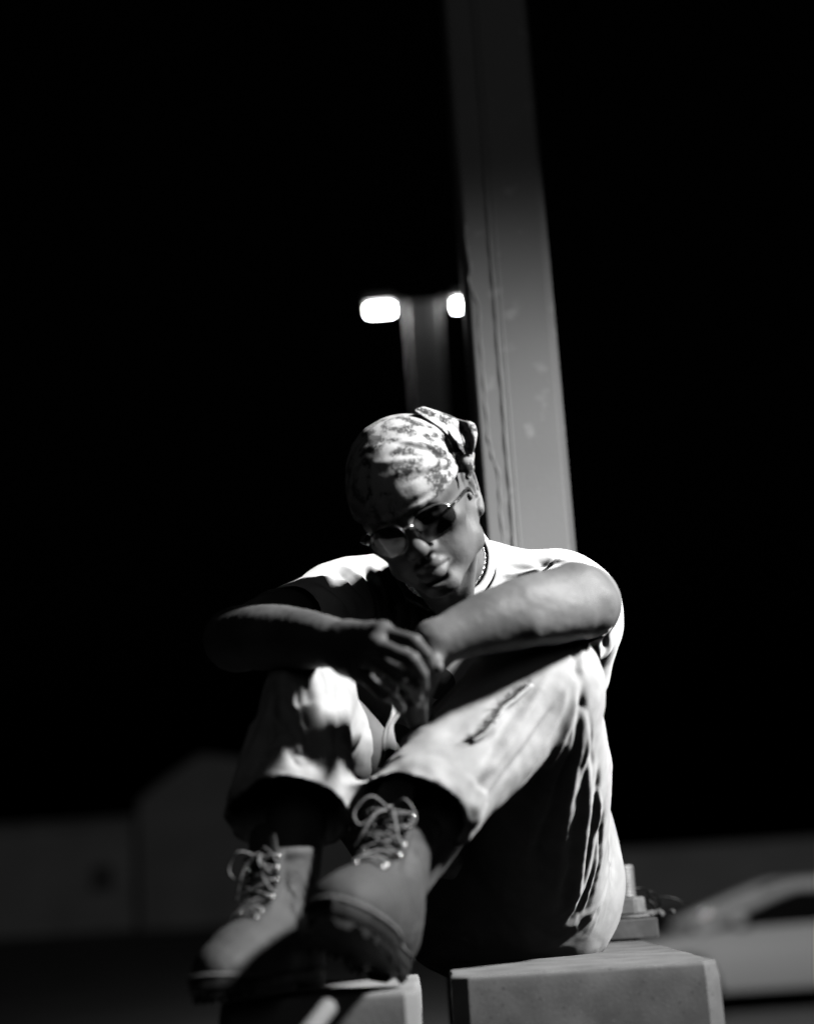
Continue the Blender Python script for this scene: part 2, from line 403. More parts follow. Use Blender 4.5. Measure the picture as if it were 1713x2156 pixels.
# ------------------------------------------------------------------ parked car, 17 m off at the right
def car():
    Y = 17.0
    nose = hit_y(1440, 2000, Y).x; L = 4.5
    root = empty('parked_car', (nose+L/2, Y+.9, 0), 'pale parked car with a raked windscreen, blurred beyond the pedestal at right', 'car')
    def X(t): return nose-0.75+t*L
    W = 1.75; y0 = Y
    # body: lofted profile sections across the width
    low = [(0.0, .42), (.01, .66), (.06, .78), (.17, .86), (.26, .90), (.8, .93), (.97, .90), (1.0, .70), (1.0, .40)]
    bm = bmesh.new()
    arches = [(.17, .33), (.81, .33)]
    def lower(t):
        z = .24
        for c, r in arches:
            dx = (t-c)*L
            if abs(dx) < r: z = max(z, math.sqrt(r*r-dx*dx)+.30)
        return z
    ts = np.linspace(0, 1, 90)
    def upz(t): return float(np.interp(t, [p[0] for p in low], [p[1] for p in low]))
    rings = []
    for t in ts:
        zt = upz(t); zb = min(lower(t), zt-.03); ins = .10*(1-min(1, min(t, 1-t)*12))
        ring = []
        for yy, zz in ((ins+.03, zb), (ins, zb+.04), (ins-.01, (zb+zt)/2), (ins+.03, zt-.03), (ins+.09, zt), (W-ins-.09, zt), (W-ins-.03, zt-.03), (W-ins+.01, (zb+zt)/2), (W-ins, zb+.04), (W-ins-.03, zb)):
            ring.append(bm.verts.new((X(t), y0+yy, zz)))
        rings.append(ring)
    for A, B in zip(rings, rings[1:]):
        for k in range(10): bm.faces.new((A[k], A[(k+1) % 10], B[(k+1) % 10], B[k]))
    bm.faces.new(rings[0]); bm.faces.new(rings[-1][::-1])
    body = bm_obj('body', bm, M_carp, root, True)
    # cabin glass and roof
    gl = [(.20, .88), (.42, 1.24), (.50, 1.28), (.66, 1.28), (.78, 1.22), (.94, .92)]
    bm = bmesh.new(); rr = []
    for t, z in gl:
        dn = .90
        rr.append([bm.verts.new((X(t), y0+.07+(z-dn)*.45, z)), bm.verts.new((X(t), y0+W-.07-(z-dn)*.45, z)), bm.verts.new((X(t), y0+W-.06, dn-.03)), bm.verts.new((X(t), y0+.06, dn-.03))])
    for A, B in zip(rr, rr[1:]):
        for k in range(4): bm.faces.new((A[k], A[(k+1) % 4], B[(k+1) % 4], B[k]))
    bm.faces.new(rr[0]); bm.faces.new(rr[-1][::-1])
    bm_obj('cabin_glass', bm, M_glassd, root)
    bm = bmesh.new()
    sp = smooth_path([(X(t), 0, z) for t, z in gl], 5)
    for sgn in (0, 1):
        pts = [Vector((p.x, (y0+.05+(p.z-.9)*.45) if sgn == 0 else (y0+W-.05-(p.z-.9)*.45), p.z+.012)) for p in sp]
        tube(bm, pts, .07, 8)
    bm_obj('roof_rail', bm, M_carp, root, True)
    bm = bmesh.new(); rs = [p for p in sp if p.z > 1.2]
    prev = None
    for p in rs:
        q = [bm.verts.new((p.x, y0+.05+(p.z-.9)*.45, p.z+.03)), bm.verts.new((p.x, y0+W/2, p.z+.06)), bm.verts.new((p.x, y0+W-.05-(p.z-.9)*.45, p.z+.03))]
        if prev: bm.faces.new((prev[0], prev[1], q[1], q[0])); bm.faces.new((prev[1], prev[2], q[2], q[1]))
        prev = q
    bm_obj('roof', bm, M_carp, root, True)
    bm = bmesh.new(); tube(bm, [(X(.55), y0+.09, .9), (X(.555), y0+.22, 1.26)], .035, 8); bm_obj('door_pillar', bm, M_carp, root)
    for t in (.17, .81):
        for yy in (.02, W-.24):
            bm = bmesh.new()
            bmesh.ops.create_cone(bm, cap_ends=True, segments=32, radius1=.315, radius2=.315, depth=.22, matrix=Matrix.Translation((X(t), y0+yy+.11, .315)) @ Matrix.Rotation(math.pi/2, 4, 'X'))
            wh = bm_obj('wheel', bm, M_rubber, root)
            bm = bmesh.new()
            bmesh.ops.create_cone(bm, cap_ends=True, segments=24, radius1=.20, radius2=.17, depth=.03, matrix=Matrix.Translation((X(t), y0+yy+(-.012 if yy < 1 else .232), .315)) @ Matrix.Rotation(math.pi/2, 4, 'X'))
            r = bm_obj('rim', bm, M_steel, wh)
            r.location = (0, 0, 0)
    bm = bmesh.new(); box(bm, (X(.035), y0+.22, .70), (.14, .30, .12), .03); bm_obj('headlight', bm, M_glassd, root)
    bm = bmesh.new(); box(bm, (X(.30), y0-.06, .98), (.12, .16, .12), .03); bm_obj('wing_mirror', bm, M_carp, root)
car()

# ------------------------------------------------------------------ lamp post far behind, with two lamp heads
LD = 8.0
lp = P(892, 690, LD)
post = empty('lamp_post', (lp.x, lp.y, 0), 'square lamp post standing in the dark behind the man, carrying two lit heads', 'lamp post')
bm = bmesh.new(); box(bm, (lp.x, lp.y, (lp.z+.12)/2), (.175, .175, lp.z+.12), .012); bm_obj('pole', bm, M_pole, post)
bm = bmesh.new(); tube(bm, [(lp.x, lp.y-.0905, .1), (lp.x, lp.y-.0905, lp.z+.1)], .006, 6); bm_obj('weld_seam', bm, M_pole, post)
bm = bmesh.new(); box(bm, (lp.x, lp.y, .02), (.4, .4, .03), .003); bm_obj('base_plate', bm, M_plate, post)
for (u, v, w, dp) in ((800, 651, .130, .045), (962, 641, .03, .045)):
    c = P(u, v, LD)
    bm = bmesh.new(); box(bm, (c.x, lp.y, c.z+.035), (w+.03, .2, .045), .01); head = bm_obj('lamp_head', bm, M_steelhead, post)
    bm = bmesh.new(); box(bm, (c.x, lp.y-.02, c.z-.004), (w, dp*2, .022), .006); bm_obj('led_panel', bm, M_led, head)
    sx = 1 if c.x > lp.x else -1
    x0 = lp.x+sx*.0885; x1 = c.x-sx*(w/2+.014)
    if abs(x1-x0) > .004:
        bm = bmesh.new(); box(bm, ((x0+x1)/2, lp.y, c.z+.035), (abs(x1-x0), .05, .03)); bm_obj('bracket', bm, M_steelhead, head)
    pd = bpy.data.lights.new('lamp_light', 'POINT'); pd.energy = .3; pd.shadow_soft_size = .05
    pl = bpy.data.objects.new('lamp_light', pd); COL.objects.link(pl); pl.location = (c.x, lp.y-.14, c.z-.05)

    if u < 850:
        sd = bpy.data.lights.new('car_fill_spot', 'SPOT'); sd.energy = 1200; sd.spot_size = math.radians(120); sd.spot_blend = .8; sd.shadow_soft_size = .08  # extra spot by the left head, added to brighten the car and lot
        so = bpy.data.objects.new('car_fill_spot', sd); COL.objects.link(so); so.location = (c.x, lp.y+.2, c.z-.08)
        so.rotation_euler = Vector((.62, 1, -.42)).to_track_quat('-Z', 'Y').to_euler()
# ------------------------------------------------------------------ concrete pedestals
cr = on_z(1482, 2025, ZT); cl = on_z(1150, 2045, ZT)    # front edge of the big pedestal
def pedestal(name, x0, x1, y0, y1, ch, label, seed, zt=ZT):
    root = empty(name, ((x0+x1)/2, (y0+y1)/2, 0), label, 'concrete block')
    # plan outline with chamfered vertical corners, eased top edge
    def outline(ins, c):
        a0, a1, b0, b1 = x0+ins, x1-ins, y0+ins, y1-ins
        return [(a0+c, b0), (a1-c, b0), (a1, b0+c), (a1, b1-c), (a1-c, b1), (a0+c, b1), (a0, b1-c), (a0, b0+c)]
    def dense(o, step=.012):
        out = []
        for i in range(8):
            p = Vector(o[i]); q = Vector(o[(i+1) % 8]); n = max(1, int((q-p).length/step))
            for k in range(n): out.append(p+(q-p)*k/n)
        return out
    zs = [0]+list(np.linspace(.6, zt-.02, 60))+[zt-.006, zt-.0035, zt-.0016, zt-.0004, zt]
    insl = [0]*61+[.0, .0004, .0014, .0034, .006]
    base = dense(outline(0, ch)); n = len(base); cx, cy = (x0+x1)/2, (y0+y1)/2
    V = []
    for z, ins in zip(zs, insl):
        sx = 1-2*ins/(x1-x0); sy = 1-2*ins/(y1-y0)
        for p in base: V.append((cx+(p.x-cx)*sx, cy+(p.y-cy)*sy, z))
    m = len(zs); Q = [(i*n+k, i*n+(k+1) % n, (i+1)*n+(k+1) % n, (i+1)*n+k) for i in range(m-1) for k in range(n)]
    # top as shrinking rings
    r = m-1
    for j in range(1, 30):
        f = 1-j/30
        for p in base:
            sx = (1-2*.006/(x1-x0))*f; sy = (1-2*.006/(y1-y0))*f
            V.append((cx+(p.x-cx)*sx, cy+(p.y-cy)*sy, zt))
        Q += [((r+j-1)*n+k, (r+j-1)*n+(k+1) % n, (r+j)*n+(k+1) % n, (r+j)*n+k) for k in range(n)]
    V = np.array(V); Q = np.array(Q); N = normals(V, Q)
    a = vnoise(V*45, seed); b = vnoise(V*170, seed+1); c = vnoise(V*14, seed+2)
    up = (V[:, 2] > zt-.001)
    dsp = .0005*c+.0004*vnoise(V*24, seed+4)
    edge = (V[:, 2] > zt-.02) & ~up
    dsp = dsp-np.where(edge, .003*np.clip(c*1.6, 0, 1), 0)
    V = V+N*dsp[:, None]
    me = np_mesh('block', V, Q); o = link('block', me, M_conc if seed == 1 else M_concs, root, True); me.set_sharp_from_angle(angle=.42)
    return root
ped = pedestal('pedestal', .018, cr.x+.022, cr.y, cr.y+.98, .022, 'large weathered concrete pedestal the man sits on, under the steel column', 1)
fr = on_z(884, 2050, ZT)
fy = fr.y


# ------------------------------------------------------------------ steel column with base plate and bolts
q = on_z(1388, 1978, ZT)                               # front right corner of the base plate
px1, py0 = q.x, q.y
c0 = hit_y(1212, 1140, py0+.115)
cx1 = c0.x; CWID = .180
ccx = cx1-CWID/2; ccy = py0+.115+CWID/2
colm = empty('steel_column', (ccx, ccy, ZT), 'tall pale painted square steel column rising behind the man', 'column')
PW = (px1-ccx)*2
bm = bmesh.new(); box(bm, (ccx, py0+PW/2, ZT+.003+.017), (PW, PW, .034), .0022); bp = bm_obj('base_plate', bm, M_plate, colm)
bm = bmesh.new()
H = 3.6
box(bm, (ccx, ccy, ZT+.0385+H/2), (CWID, CWID, H))
es = [e for e in bm.edges if abs(e.verts[0].co.z-e.verts[1].co.z) > 1]
bmesh.ops.bevel(bm, geom=es, offset=.016, segments=6, affect='EDGES', profile=.5)
shaft = bm_obj('shaft', bm, M_pole, colm, False)
for p in shaft.data.polygons: p.use_smooth = abs(p.normal.x) < .98 and abs(p.normal.y) < .98 and abs(p.normal.z) < .5
# vertical weld seam and a wandering paint run on the front face
fy0 = ccy-CWID/2
bm = bmesh.new()
zz = np.linspace(ZT+.06, ZT+3.5, 500); sx = ccx-CWID*.17
tube(bm, [(sx+.0006*math.sin(z*31), fy0+.0010, z) for z in zz], [.0045+.0006*math.sin(z*90) for z in zz], 8, flat=.7)
tube(bm, [(sx+.012, fy0+.0016, z) for z in zz[::20]], .0028, 6)
bm_obj('weld_seam', bm, M_pole, colm, True)
bm = bmesh.new(); pts = []
for (u, v) in [(972, 470), (976, 520), (983, 560), (982, 600), (1000, 640), (1003, 700), (1010, 780), (1016, 850), (1022, 920), (1030, 960), (1043, 1000), (1046, 1060), (1052, 1130), (1056, 1200)]:
    p = hit_y(u+6, v, fy0); pts.append(Vector((p.x, fy0+.0006, p.z)))
sp = smooth_path(pts, 8); sp = [p+Vector((.0013*math.sin(i*1.1)*math.sin(i*.37), 0, 0)) for i, p in enumerate(sp)]
tube(bm, sp, [.0024+.0007*math.sin(i*.9) for i in range(len(sp))], 8)
bm_obj('paint_run', bm, M_pole, colm, True)
# anchor bolts
def bolt(x, y, zb, parent, hgt=.094):
    bm = bmesh.new()
    R = .0192; pitch = .0056; seg = 32; turns = int(hgt/pitch); prev = None
    n = turns*8
    for i in range(n+1):
        z = zb+hgt*i/n; ring = []
        for k in range(seg):
            ph = (i/8+k/seg) % 1; rr = R-.0024*abs(2*ph-1)
            if i > n-5: rr -= .0006*(i-n+5)
            ring.append(bm.verts.new((x+rr*math.cos(2*math.pi*k/seg), y+rr*math.sin(2*math.pi*k/seg), z)))
        if prev:
            for k in range(seg): bm.faces.new((prev[k], prev[(k+1) % seg], ring[(k+1) % seg], ring[k]))
        prev = ring
    bm.faces.new(prev)
    b = bm_obj('anchor_bolt', bm, M_steel, parent, True)
    bm = bmesh.new()
    bmesh.ops.create_cone(bm, cap_ends=True, segments=48, radius1=.040, radius2=.040, depth=.005, matrix=Matrix.Translation((x, y, zb+.0035)))
    bmesh.ops.bevel(bm, geom=[e for e in bm.edges if e.calc_face_angle(0) > 1], offset=.0012, segments=2, affect='EDGES')
    w = bm_obj('washer', bm, M_steel, b); 
    bm = bmesh.new()
    bmesh.ops.create_cone(bm, cap_ends=True, segments=6, radius1=.0345, radius2=.0345, depth=.030, matrix=Matrix.Translation((x, y, zb+.0215)) @ Matrix.Rotation(.35, 4, 'Z'))
    bmesh.ops.bevel(bm, geom=list(bm.edges), offset=.0028, segments=3, affect='EDGES')
    bm_obj('nut', bm, M_steel, b)
zb = ZT+.0375
bx, by = None, None
b1 = hit_y(1321, 1930, py0+.052)
bolt(b1.x, py0+.052, zb, colm)
bolt(2*ccx-b1.x, py0+.052, zb, colm)
bolt(b1.x, py0+PW-.052, zb, colm); bolt(2*ccx-b1.x, py0+PW-.052, zb, colm)

# cut wires curling beside the bolt, and rubble
bm = bmesh.new()
for s in range(4):
    base = Vector((b1.x+.035+.012*s, py0+.13+.01*s, zb+.001))
    pts = [base]
    for i in range(1, 9):
        t = i/8; pts.append(base+Vector((.02*math.sin(t*5+s)+.03*t*(1 if s % 2 else -.3), .02*math.cos(t*4+s), .05*math.sin(t*2.7)*(1-.13*s))))
    tube(bm, smooth_path(pts, 4), .0016, 6)
wr = bm_obj('loose_wire', bm, M_black, None, True); tag(wr, 'dark loose wires curling up behind the anchor bolt', 'wire')
bm = bmesh.new()
for s in range(10):
    c = Vector((b1.x+.055+random.uniform(-.02, .045), py0+.08+random.uniform(0, .06), zb+.003+.004*random.random()))
    r = bmesh.ops.create_icosphere(bm, subdivisions=1, radius=random.uniform(.003, .007), matrix=Matrix.Translation(c))
    for v in r['verts']: v.co += Vector([random.uniform(-.002, .002) for _ in range(3)])
rb = bm_obj('rubble', bm, M_concs); tag(rb, 'small crumbs of rubble lying on the base plate behind the bolt', 'rubble', kind='stuff')

# front block under the boots: its own frame, corner at (884, 2050)
pedestal('foot_block', fr.x-.235, fr.x, fr.y-.36, fr.y, .016, 'smaller pale concrete block under the man\'s boots at the bottom', 5)
# ================================================================== the man
PERSON = empty('person', P(1100, 1990, 2.45), 'man in white tee, pale jeans and patterned bandana sitting hunched on the concrete pedestal', 'person')
def A3(v): return np.array(list(v), float)
# ---- head frame
def cam_vec(x, y, z): return RT*x+UP*y-FW*z
YAW, HPITCH, HROLL = math.radians(12), math.radians(13), math.radians(24)
def rollv(x, y, z):
    c, s = math.cos(HROLL), math.sin(HROLL); return cam_vec(x*c-y*s, x*s+y*c, z)
HF = rollv(-math.sin(YAW)*math.cos(HPITCH), -math.sin(HPITCH), math.cos(YAW)*math.cos(HPITCH))
HR = rollv(math.cos(YAW), 0, math.sin(YAW))
HU = rollv(-math.sin(HPITCH)*math.sin(YAW), math.cos(HPITCH), math.sin(HPITCH)*math.cos(YAW))
HS = 1.0
HO = P(881, 1166, 2.10) - (HF*.124+HU*-.047)*HS
def H(x, y, z): return HO+(HR*x+HF*y+HU*z)*HS
HM = [list(HR), list(HF), list(HU)]
def proj(p):
    q = p-EYE; d = q.dot(FW); return (CX+FPX*q.dot(RT)/d, CY-FPX*q.dot(UP)/d, d)

# ---- head, neck, upper torso
neck_b = P(955, 1225, 2.43)
vol = Vol([H(-.1, -.12, -.16), H(.1, .14, .13), H(-.1, .14, -.16), H(.1, -.12, .13), H(.1, .14, -.16), H(-.1, -.12, .13), neck_b], .06, .0019)
def he(x, y, z, rx, ry, rz, k=.01, op='add', both=False):
    for sx in ((1, -1) if both else (1,)):
        vol.ell(H(x*sx, y, z), np.array((rx, ry, rz))*HS, HM, k, op)
def hc(a, b, ra, rb, k=.01, op='add', both=False, flat=None):
    for sx in ((1, -1) if both else (1,)):
        fl = None
        if flat: fl = (list((HR*flat[0][0]*sx+HF*flat[0][1]+HU*flat[0][2]).normalized()), flat[1])
        vol.cone(H(a[0]*sx, a[1], a[2]), H(b[0]*sx, b[1], b[2]), ra*HS, rb*HS, k, fl, op)
he(0, -.008, .022, .075, .096, .084, 0)                     # cranium
he(0, .030, .012, .066, .064, .066, .03)                    # forehead
he(0, .040, -.050, .052, .050, .058, .03)                   # mid face
hc((-.036, .078, .004), (.036, .078, .004), .013, .013, .018)  # brow
hc((.03, .080, .006), (.056, .060, .004), .010, .009, .014, both=True)
he(.050, .056, -.034, .020, .026, .017, .018, both=True)    # cheekbones
hc((.050, .05, -.034), (.066, .012, -.020), .010, .008, .014, both=True)
he(0, .062, -.070, .036, .036, .030, .02)                   # muzzle
hc((.058, -.004, -.050), (.052, .014, -.086), .016, .015, .025, both=True)   # jaw angle
hc((.052, .014, -.086), (.014, .076, -.112), .015, .013, .022, both=True)    # jaw body
he(0, .080, -.110, .021, .017, .016, .016)                  # chin
he(0, .02, -.075, .045, .055, .035, .02)
he(.036, .052, -.066, .022, .028, .030, .02, both=True)     # cheek flesh
he(.031, .098, -.012, .017, .012, .011, .012, 'sub', both=True)   # sockets
he(.031, .074, -.014, .0135, .0135, .0125, .003, both=True) # eyes under lids
hc((.019, .086, -.0165), (.043, .080, -.0155), .0026, .0026, .004, both=True) # lower lid
hc((.018, .087, -.008), (.043, .081, -.007), .0030, .0030, .004, both=True)
hc((0, .088, .000), (0, .112, -.042), .0085, .0120, .010)   # nose bridge
he(0, .114, -.045, .0145, .0125, .0115, .006)               # tip
he(.0145, .101, -.0505, .0078, .0115, .0080, .007, both=True)   # wings
he(.0085, .110, -.0580, .0048, .0065, .0045, .002, 'sub', both=True)  # nostrils
hc((.006, .103, -.056), (.008, .099, -.068), .0035, .003, .006, both=True)   # philtrum
LIPS_U = [(-.026, .082, -.080), (-.013, .098, -.0745), (0, .1025, -.0755), (.013, .098, -.0745), (.026, .082, -.080)]
LIPS_L = [(-.024, .083, -.082), (-.012, .099, -.0880), (0, .103, -.0895), (.012, .099, -.0880), (.024, .083, -.082)]
def hp(L, r, k, op='add'):
    sp = smooth_path(L, 4); rr = np.interp(np.linspace(0, len(L)-1, len(sp)), range(len(L)), r)*HS
    vol.path([H(*p) for p in sp], list(rr), k, None, op)
hp(LIPS_U, [.003, .0068, .0062, .0068, .003], .005)
hp(LIPS_L, [.003, .0076, .0086, .0076, .003], .005)
SL = [(-.025, .090, -.0805), (-.012, .108, -.0815), (0, .1125, -.0825), (.012, .108, -.0815), (.025, .090, -.0805)]
hp(SL, [.0014]*5, .002, 'sub')
he(0, .094, -.0995, .014, .007, .0045, .008, 'sub')         # under-lip hollow
# ears
for sx in (1, -1):
    def E(y, z, o=0): return (sx*(.0725+o), -.008+y, -.030+z)
    rim = [E(.008, .010, .0), E(.004, .028, .006), E(-.010, .036, .011), E(-.024, .028, .014), E(-.029, .010, .014), E(-.024, -.008, .012), E(-.014, -.020, .009), E(-.004, -.028, .006)]
    rr = [.0035, .0042, .0045, .0045, .0042, .004, .0045, .0065]
    rim = smooth_path(rim, 4); rr = np.interp(np.linspace(0, 7, len(rim)), range(8), rr)*HS*1.05
    vol.path([H(*p) for p in rim], list(rr), .002)
    vol.cone(H(*E(-.006, .018, .004)), H(*E(-.010, -.012, .002)), .021*HS, .014*HS, .006, (list((HR*1.0+HF*.38*sx).normalized()), .30))
    ah = [E(-.002, .020, .008), E(-.014, .020, .011), E(-.019, .006, .011), E(-.013, -.008, .009)]
    ah = smooth_path(ah, 4); vol.path([H(*p) for p in ah], [.0035*HS]*len(ah), .003)
    vol.ell(H(*E(-.006, .004, .010)), np.array((.007, .0085, .011))*HS, HM, .003, 'sub')
    vol.ell(H(*E(.006, -.002, .004)), np.array((.004, .005, .006))*HS, HM, .003)
# neck
vol.cone(H(0, -.022, -.050), neck_b, .054, .062, .018)
vol.cone(H(.060, -.022, -.058), P(975, 1262, 2.33), .017, .014, .018)
vol.cone(H(-.060, -.022, -.058), P(925, 1272, 2.33), .017, .014, .018)
vol.cone(H(0, .020, -.085), P(948, 1255, 2.34), .022, .026, .02)
parts = [vol.mesh(1)]

# ---- arm and hand at image left (his right)
def hand_fingers(vol, mcp, pip, dip, tip, r0, k=.004):
    for i in range(len(mcp)):
        r = r0[i]
        vol.path([mcp[i], pip[i], dip[i], tip[i]], [r*1.08, r*1.0, r*.92, r*.82], .0015, k0=k)
        vol.ell(pip[i], [r*1.04]*3, None, .002); vol.ell(dip[i], [r*.93]*3, None, .0015)
sh_l = P(690, 1272, 2.42); el_l = P(502, 1345, 2.16); wr_l = P(735, 1362, 1.93)
fa = [el_l, P(560, 1342, 2.10), P(620, 1345, 2.05), P(680, 1350, 1.98), wr_l]
vol = Vol([sh_l, el_l, wr_l, P(930, 1500, 1.85), P(780, 1300, 1.85), P(760, 1480, 1.95)], .055, .0017)
vol.cone(sh_l, P(585, 1315, 2.29), .056, .050, 0)
vol.cone(P(585, 1315, 2.29), el_l, .050, .041, .01)
fl = (list(UP), .95)
fs = smooth_path(fa, 14); vol.path(fs, srad([.041, .0445, .041, .034, .0285], 14), .02)
vol.ell(P(478, 1350, 2.17), [.022]*3, None, .03)
pl_n = cam_vec(-.15, .35, 1)        # back of the hand normal, to the lens and a little up
pl_n.normalize(); pf = (list(pl_n), .60)
MC = [P(806, 1333, 1.865), P(796, 1358, 1.850), P(780, 1386, 1.855), P(757, 1413, 1.875)]
PI_ = [P(872, 1352, 1.830), P(867, 1390, 1.812), P(842, 1426, 1.815), P(806, 1462, 1.832)]
DI = [P(894, 1377, 1.842), P(886, 1420, 1.830), P(868, 1446, 1.838), P(829, 1474, 1.853)]
TI = [P(904, 1400, 1.862), P(890, 1446, 1.850), P(878, 1470, 1.860), P(842, 1492, 1.872)]
for i, m in enumerate(MC):
    vol.cone(wr_l+(UP*(.012-.008*i)), m, .0205, .0145, .012, (list(pl_n), .8))
    vol.ell(m, [.0125]*3, None, .006)
vol.cone(P(752, 1372, 1.93), P(790, 1372, 1.885), .032, .034, .015, (list(pl_n), .5))
hand_fingers(vol, MC, PI_, DI, TI, [.0090, .0093, .0088, .0078], .002)
vol.path([P(770, 1345, 1.96), P(815, 1352, 1.945), P(850, 1375, 1.93), P(872, 1395, 1.925)], [.018, .0125, .0115, .010], .004, k0=.01)   # thumb, behind the fingers
# tendons and veins on the back of the hand
for i in range(4): vol.cone(wr_l+pl_n*.013+(UP*(.008-.006*i)), MC[i]+pl_n*.008, .0035, .0042, .008)
vol.path([P(690, 1340, 1.955)+pl_n*.018, P(725, 1352, 1.92)+pl_n*.016, P(760, 1376, 1.90)+pl_n*.013], [.0022, .0024, .002], .005)
parts.append(vol.mesh(4))

# ---- arm and hand at image right (his left)
sh_r = P(1222, 1268, 2.42); el_r = P(1222, 1268, 2.10); wr_r = P(915, 1354, 1.955)
vol = Vol([sh_r, el_r, wr_r, P(840, 1530, 1.95), P(940, 1400, 1.9), P(840, 1400, 2.0), P(1260, 1300, 2.1)], .06, .0017)
vol.cone(sh_r, P(1227, 1270, 2.24), .058, .053, 0)
vol.cone(P(1227, 1270, 2.24), el_r, .053, .046, .01)
fs = smooth_path([el_r, P(1165, 1282, 2.06), P(1100, 1292, 2.03), P(1030, 1310, 2.00), P(965, 1334, 1.975), wr_r], 14)
vol.path(fs, srad([.0435, .0465, .0455, .0405, .033, .0275], 14), .02)
vol.ell(P(1248, 1286, 2.075), [.020]*3, None, .028)
vol.cone(P(1205, 1228, 2.09), P(1100, 1262, 2.02), .020, .016, .03)
vol.ell(P(1262, 1262, 2.07), [.012]*3, None, .016); vol.cone(P(1215, 1300, 2.045), P(1120, 1322, 2.0), .016, .010, .03)
wn = (list(cam_vec(.1, .1, 1).normalized()), .62)
MC2 = [P(868, 1398, 1.95), P(880, 1420, 1.955), P(890, 1438, 1.965), P(892, 1452, 1.98)]
PI2 = [P(852, 1455, 1.955), P(868, 1478, 1.96), P(884, 1488, 1.97), P(896, 1490, 1.985)]
DI2 = [P(850, 1485, 1.97), P(868, 1508, 1.975), P(886, 1514, 1.985), P(900, 1512, 1.998)]
TI2 = [P(854, 1505, 1.985), P(872, 1528, 1.99), P(890, 1532, 2.0), P(904, 1528, 2.01)]
for m in MC2: vol.cone(wr_r, m, .024, .0145, .012, wn)
hand_fingers(vol, MC2, PI2, DI2, TI2, [.0098, .0100, .0095, .0083])
vol.path([P(905, 1380, 1.94), P(915, 1400, 1.925), P(920, 1406, 1.905)], [.014, .011, .0085], .004, k0=.01)
parts.append(vol.mesh(4))

# ---- trunk and legs under the clothes, coarse
hip_l = P(980, 1890, 2.50); hip_r = P(1130, 1890, 2.44)
kn_l = P(652, 1452, 2.105); kn_r = P(1137, 1450, 2.14)
an_l = P(612, 1850, 1.945); an_r = P(848, 1850, 1.94)
vol = Vol([sh_l, sh_r, P(1060, 1950, 2.6), an_l, an_r, kn_r, neck_b], .12, .006)
vol.cone(P(955, 1320, 2.50), P(1010, 1650, 2.56), .125, .115, 0, (list(FW), .75))
vol.cone(P(1010, 1650, 2.56), P(1050, 1870, 2.52), .115, .125, .05)
vol.cone(neck_b, P(955, 1330, 2.48), .060, .10, .05)
vol.cone(P(750, 1290, 2.45), P(1160, 1286, 2.45), .05, .05, .05)
vol.cone(neck_b+Vector((0, 0, -.02)), P(1120, 1275, 2.45), .045, .04, .04); vol.cone(neck_b+Vector((0, 0, -.02)), P(780, 1285, 2.45), .045, .04, .04)
for hp, kn, an in ((hip_l, kn_l, an_l), (hip_r, kn_r, an_r)):
    vol.cone(hp, kn, .080, .042, .03); vol.cone(kn, an, .042, .036, .02)
parts.append(vol.mesh(1))
Vs = []; Qs = []; o = 0
for V, Q in parts: Vs.append(V); Qs.append(Q+o); o += len(V)
V = np.concatenate(Vs); Q = np.concatenate(Qs)
V = V+normals(V, Q)*(.0007*vnoise(V*38, 41)+.00035*vnoise(V*110, 42))[:, None]
body = link('body', np_mesh('body', V, Q), M_skin, PERSON, True)

# ================================================================== clothes
def crease_px(V, Q, N, bvh, lines):
    for pts, w, amp in lines:
        L = smooth_path([hit(bvh, *p) for p in pts], 3)
        V = crease(V, N, L, w, amp)
    return V
# ---- T-shirt
SH_L, SH_R = P(730, 1286, 2.43), P(1180, 1278, 2.43)
vol = Vol([P(540, 1280, 2.22), P(1290, 1260, 2.2), P(760, 1700, 2.66), P(1260, 1720, 2.66), P(900, 1120, 2.5), P(1240, 1450, 2.3)], .075, .003)
fw = (list(FW), .78)
vol.cone(P(955, 1360, 2.50), P(1010, 1700, 2.58), .172, .160, 0, fw)
vol.cone(P(1010, 1700, 2.58), P(1060, 1800, 2.56), .160, .155, .05, fw)
vol.cone(SH_L, SH_R, .066, .068, .08)
vol.cone(P(910, 1252, 2.47), P(1020, 1250, 2.47), .058, .057, .05)
vol.cone(P(965, 1250, 2.45), P(1150, 1262, 2.45), .050, .053, .05)
vol.cone(P(930, 1232, 2.45), P(770, 1272, 2.45), .052, .055, .05)
vol.cone(P(760, 1330, 2.44), P(900, 1450, 2.44), .075, .085, .06)
vol.cone(P(1150, 1330, 2.44), P(1000, 1450, 2.44), .080, .085, .06)
# sleeve at image left
vol.cone(P(735, 1284, 2.43), P(612, 1322, 2.285), .068, .062, .03)
vol.cone(P(700, 1290, 2.42), P(640, 1330, 2.33), .055, .045, .05)
# sleeve at image right, wide and facing the lens
vol.cone(P(1188, 1268, 2.43), P(1218, 1274, 2.225), .072, .0575, .04)
vol.cone(P(1212, 1300, 2.40), P(1232, 1350, 2.30), .058, .036, .05)
vol.cone(P(1225, 1330, 2.46), P(1215, 1420, 2.48), .050, .050, .05)
# open the sleeves
d = (P(612, 1318, 2.285)-P(735, 1284, 2.43)).normalized()
q = P(606, 1320, 2.278)
vol.half(q, d+Vector((0, 0, -.15)), .004, lo=A3(q)-.12, hi=A3(q)+.12)
vol.cone(q-d*.06, q+d*.05, .052, .064, .006, None, 'sub')
d2 = (P(1222, 1272, 2.225)-P(1193, 1266, 2.43)).normalized(); q2 = P(1224, 1274, 2.20)
vol.half(q2, d2, .004, lo=A3(q2)-.13, hi=A3(q2)+.13)
vol.cone(q2-d2*.06, q2+d2*.06, .050, .053, .006, None, 'sub')
# neck hole
nk = P(948, 1225, 2.42)
nd = (H(0, -.03, -.03)-nk).normalized()
vol.cone(nk-nd*.01, nk+nd*.16, .068, .080, .012, None, 'sub')
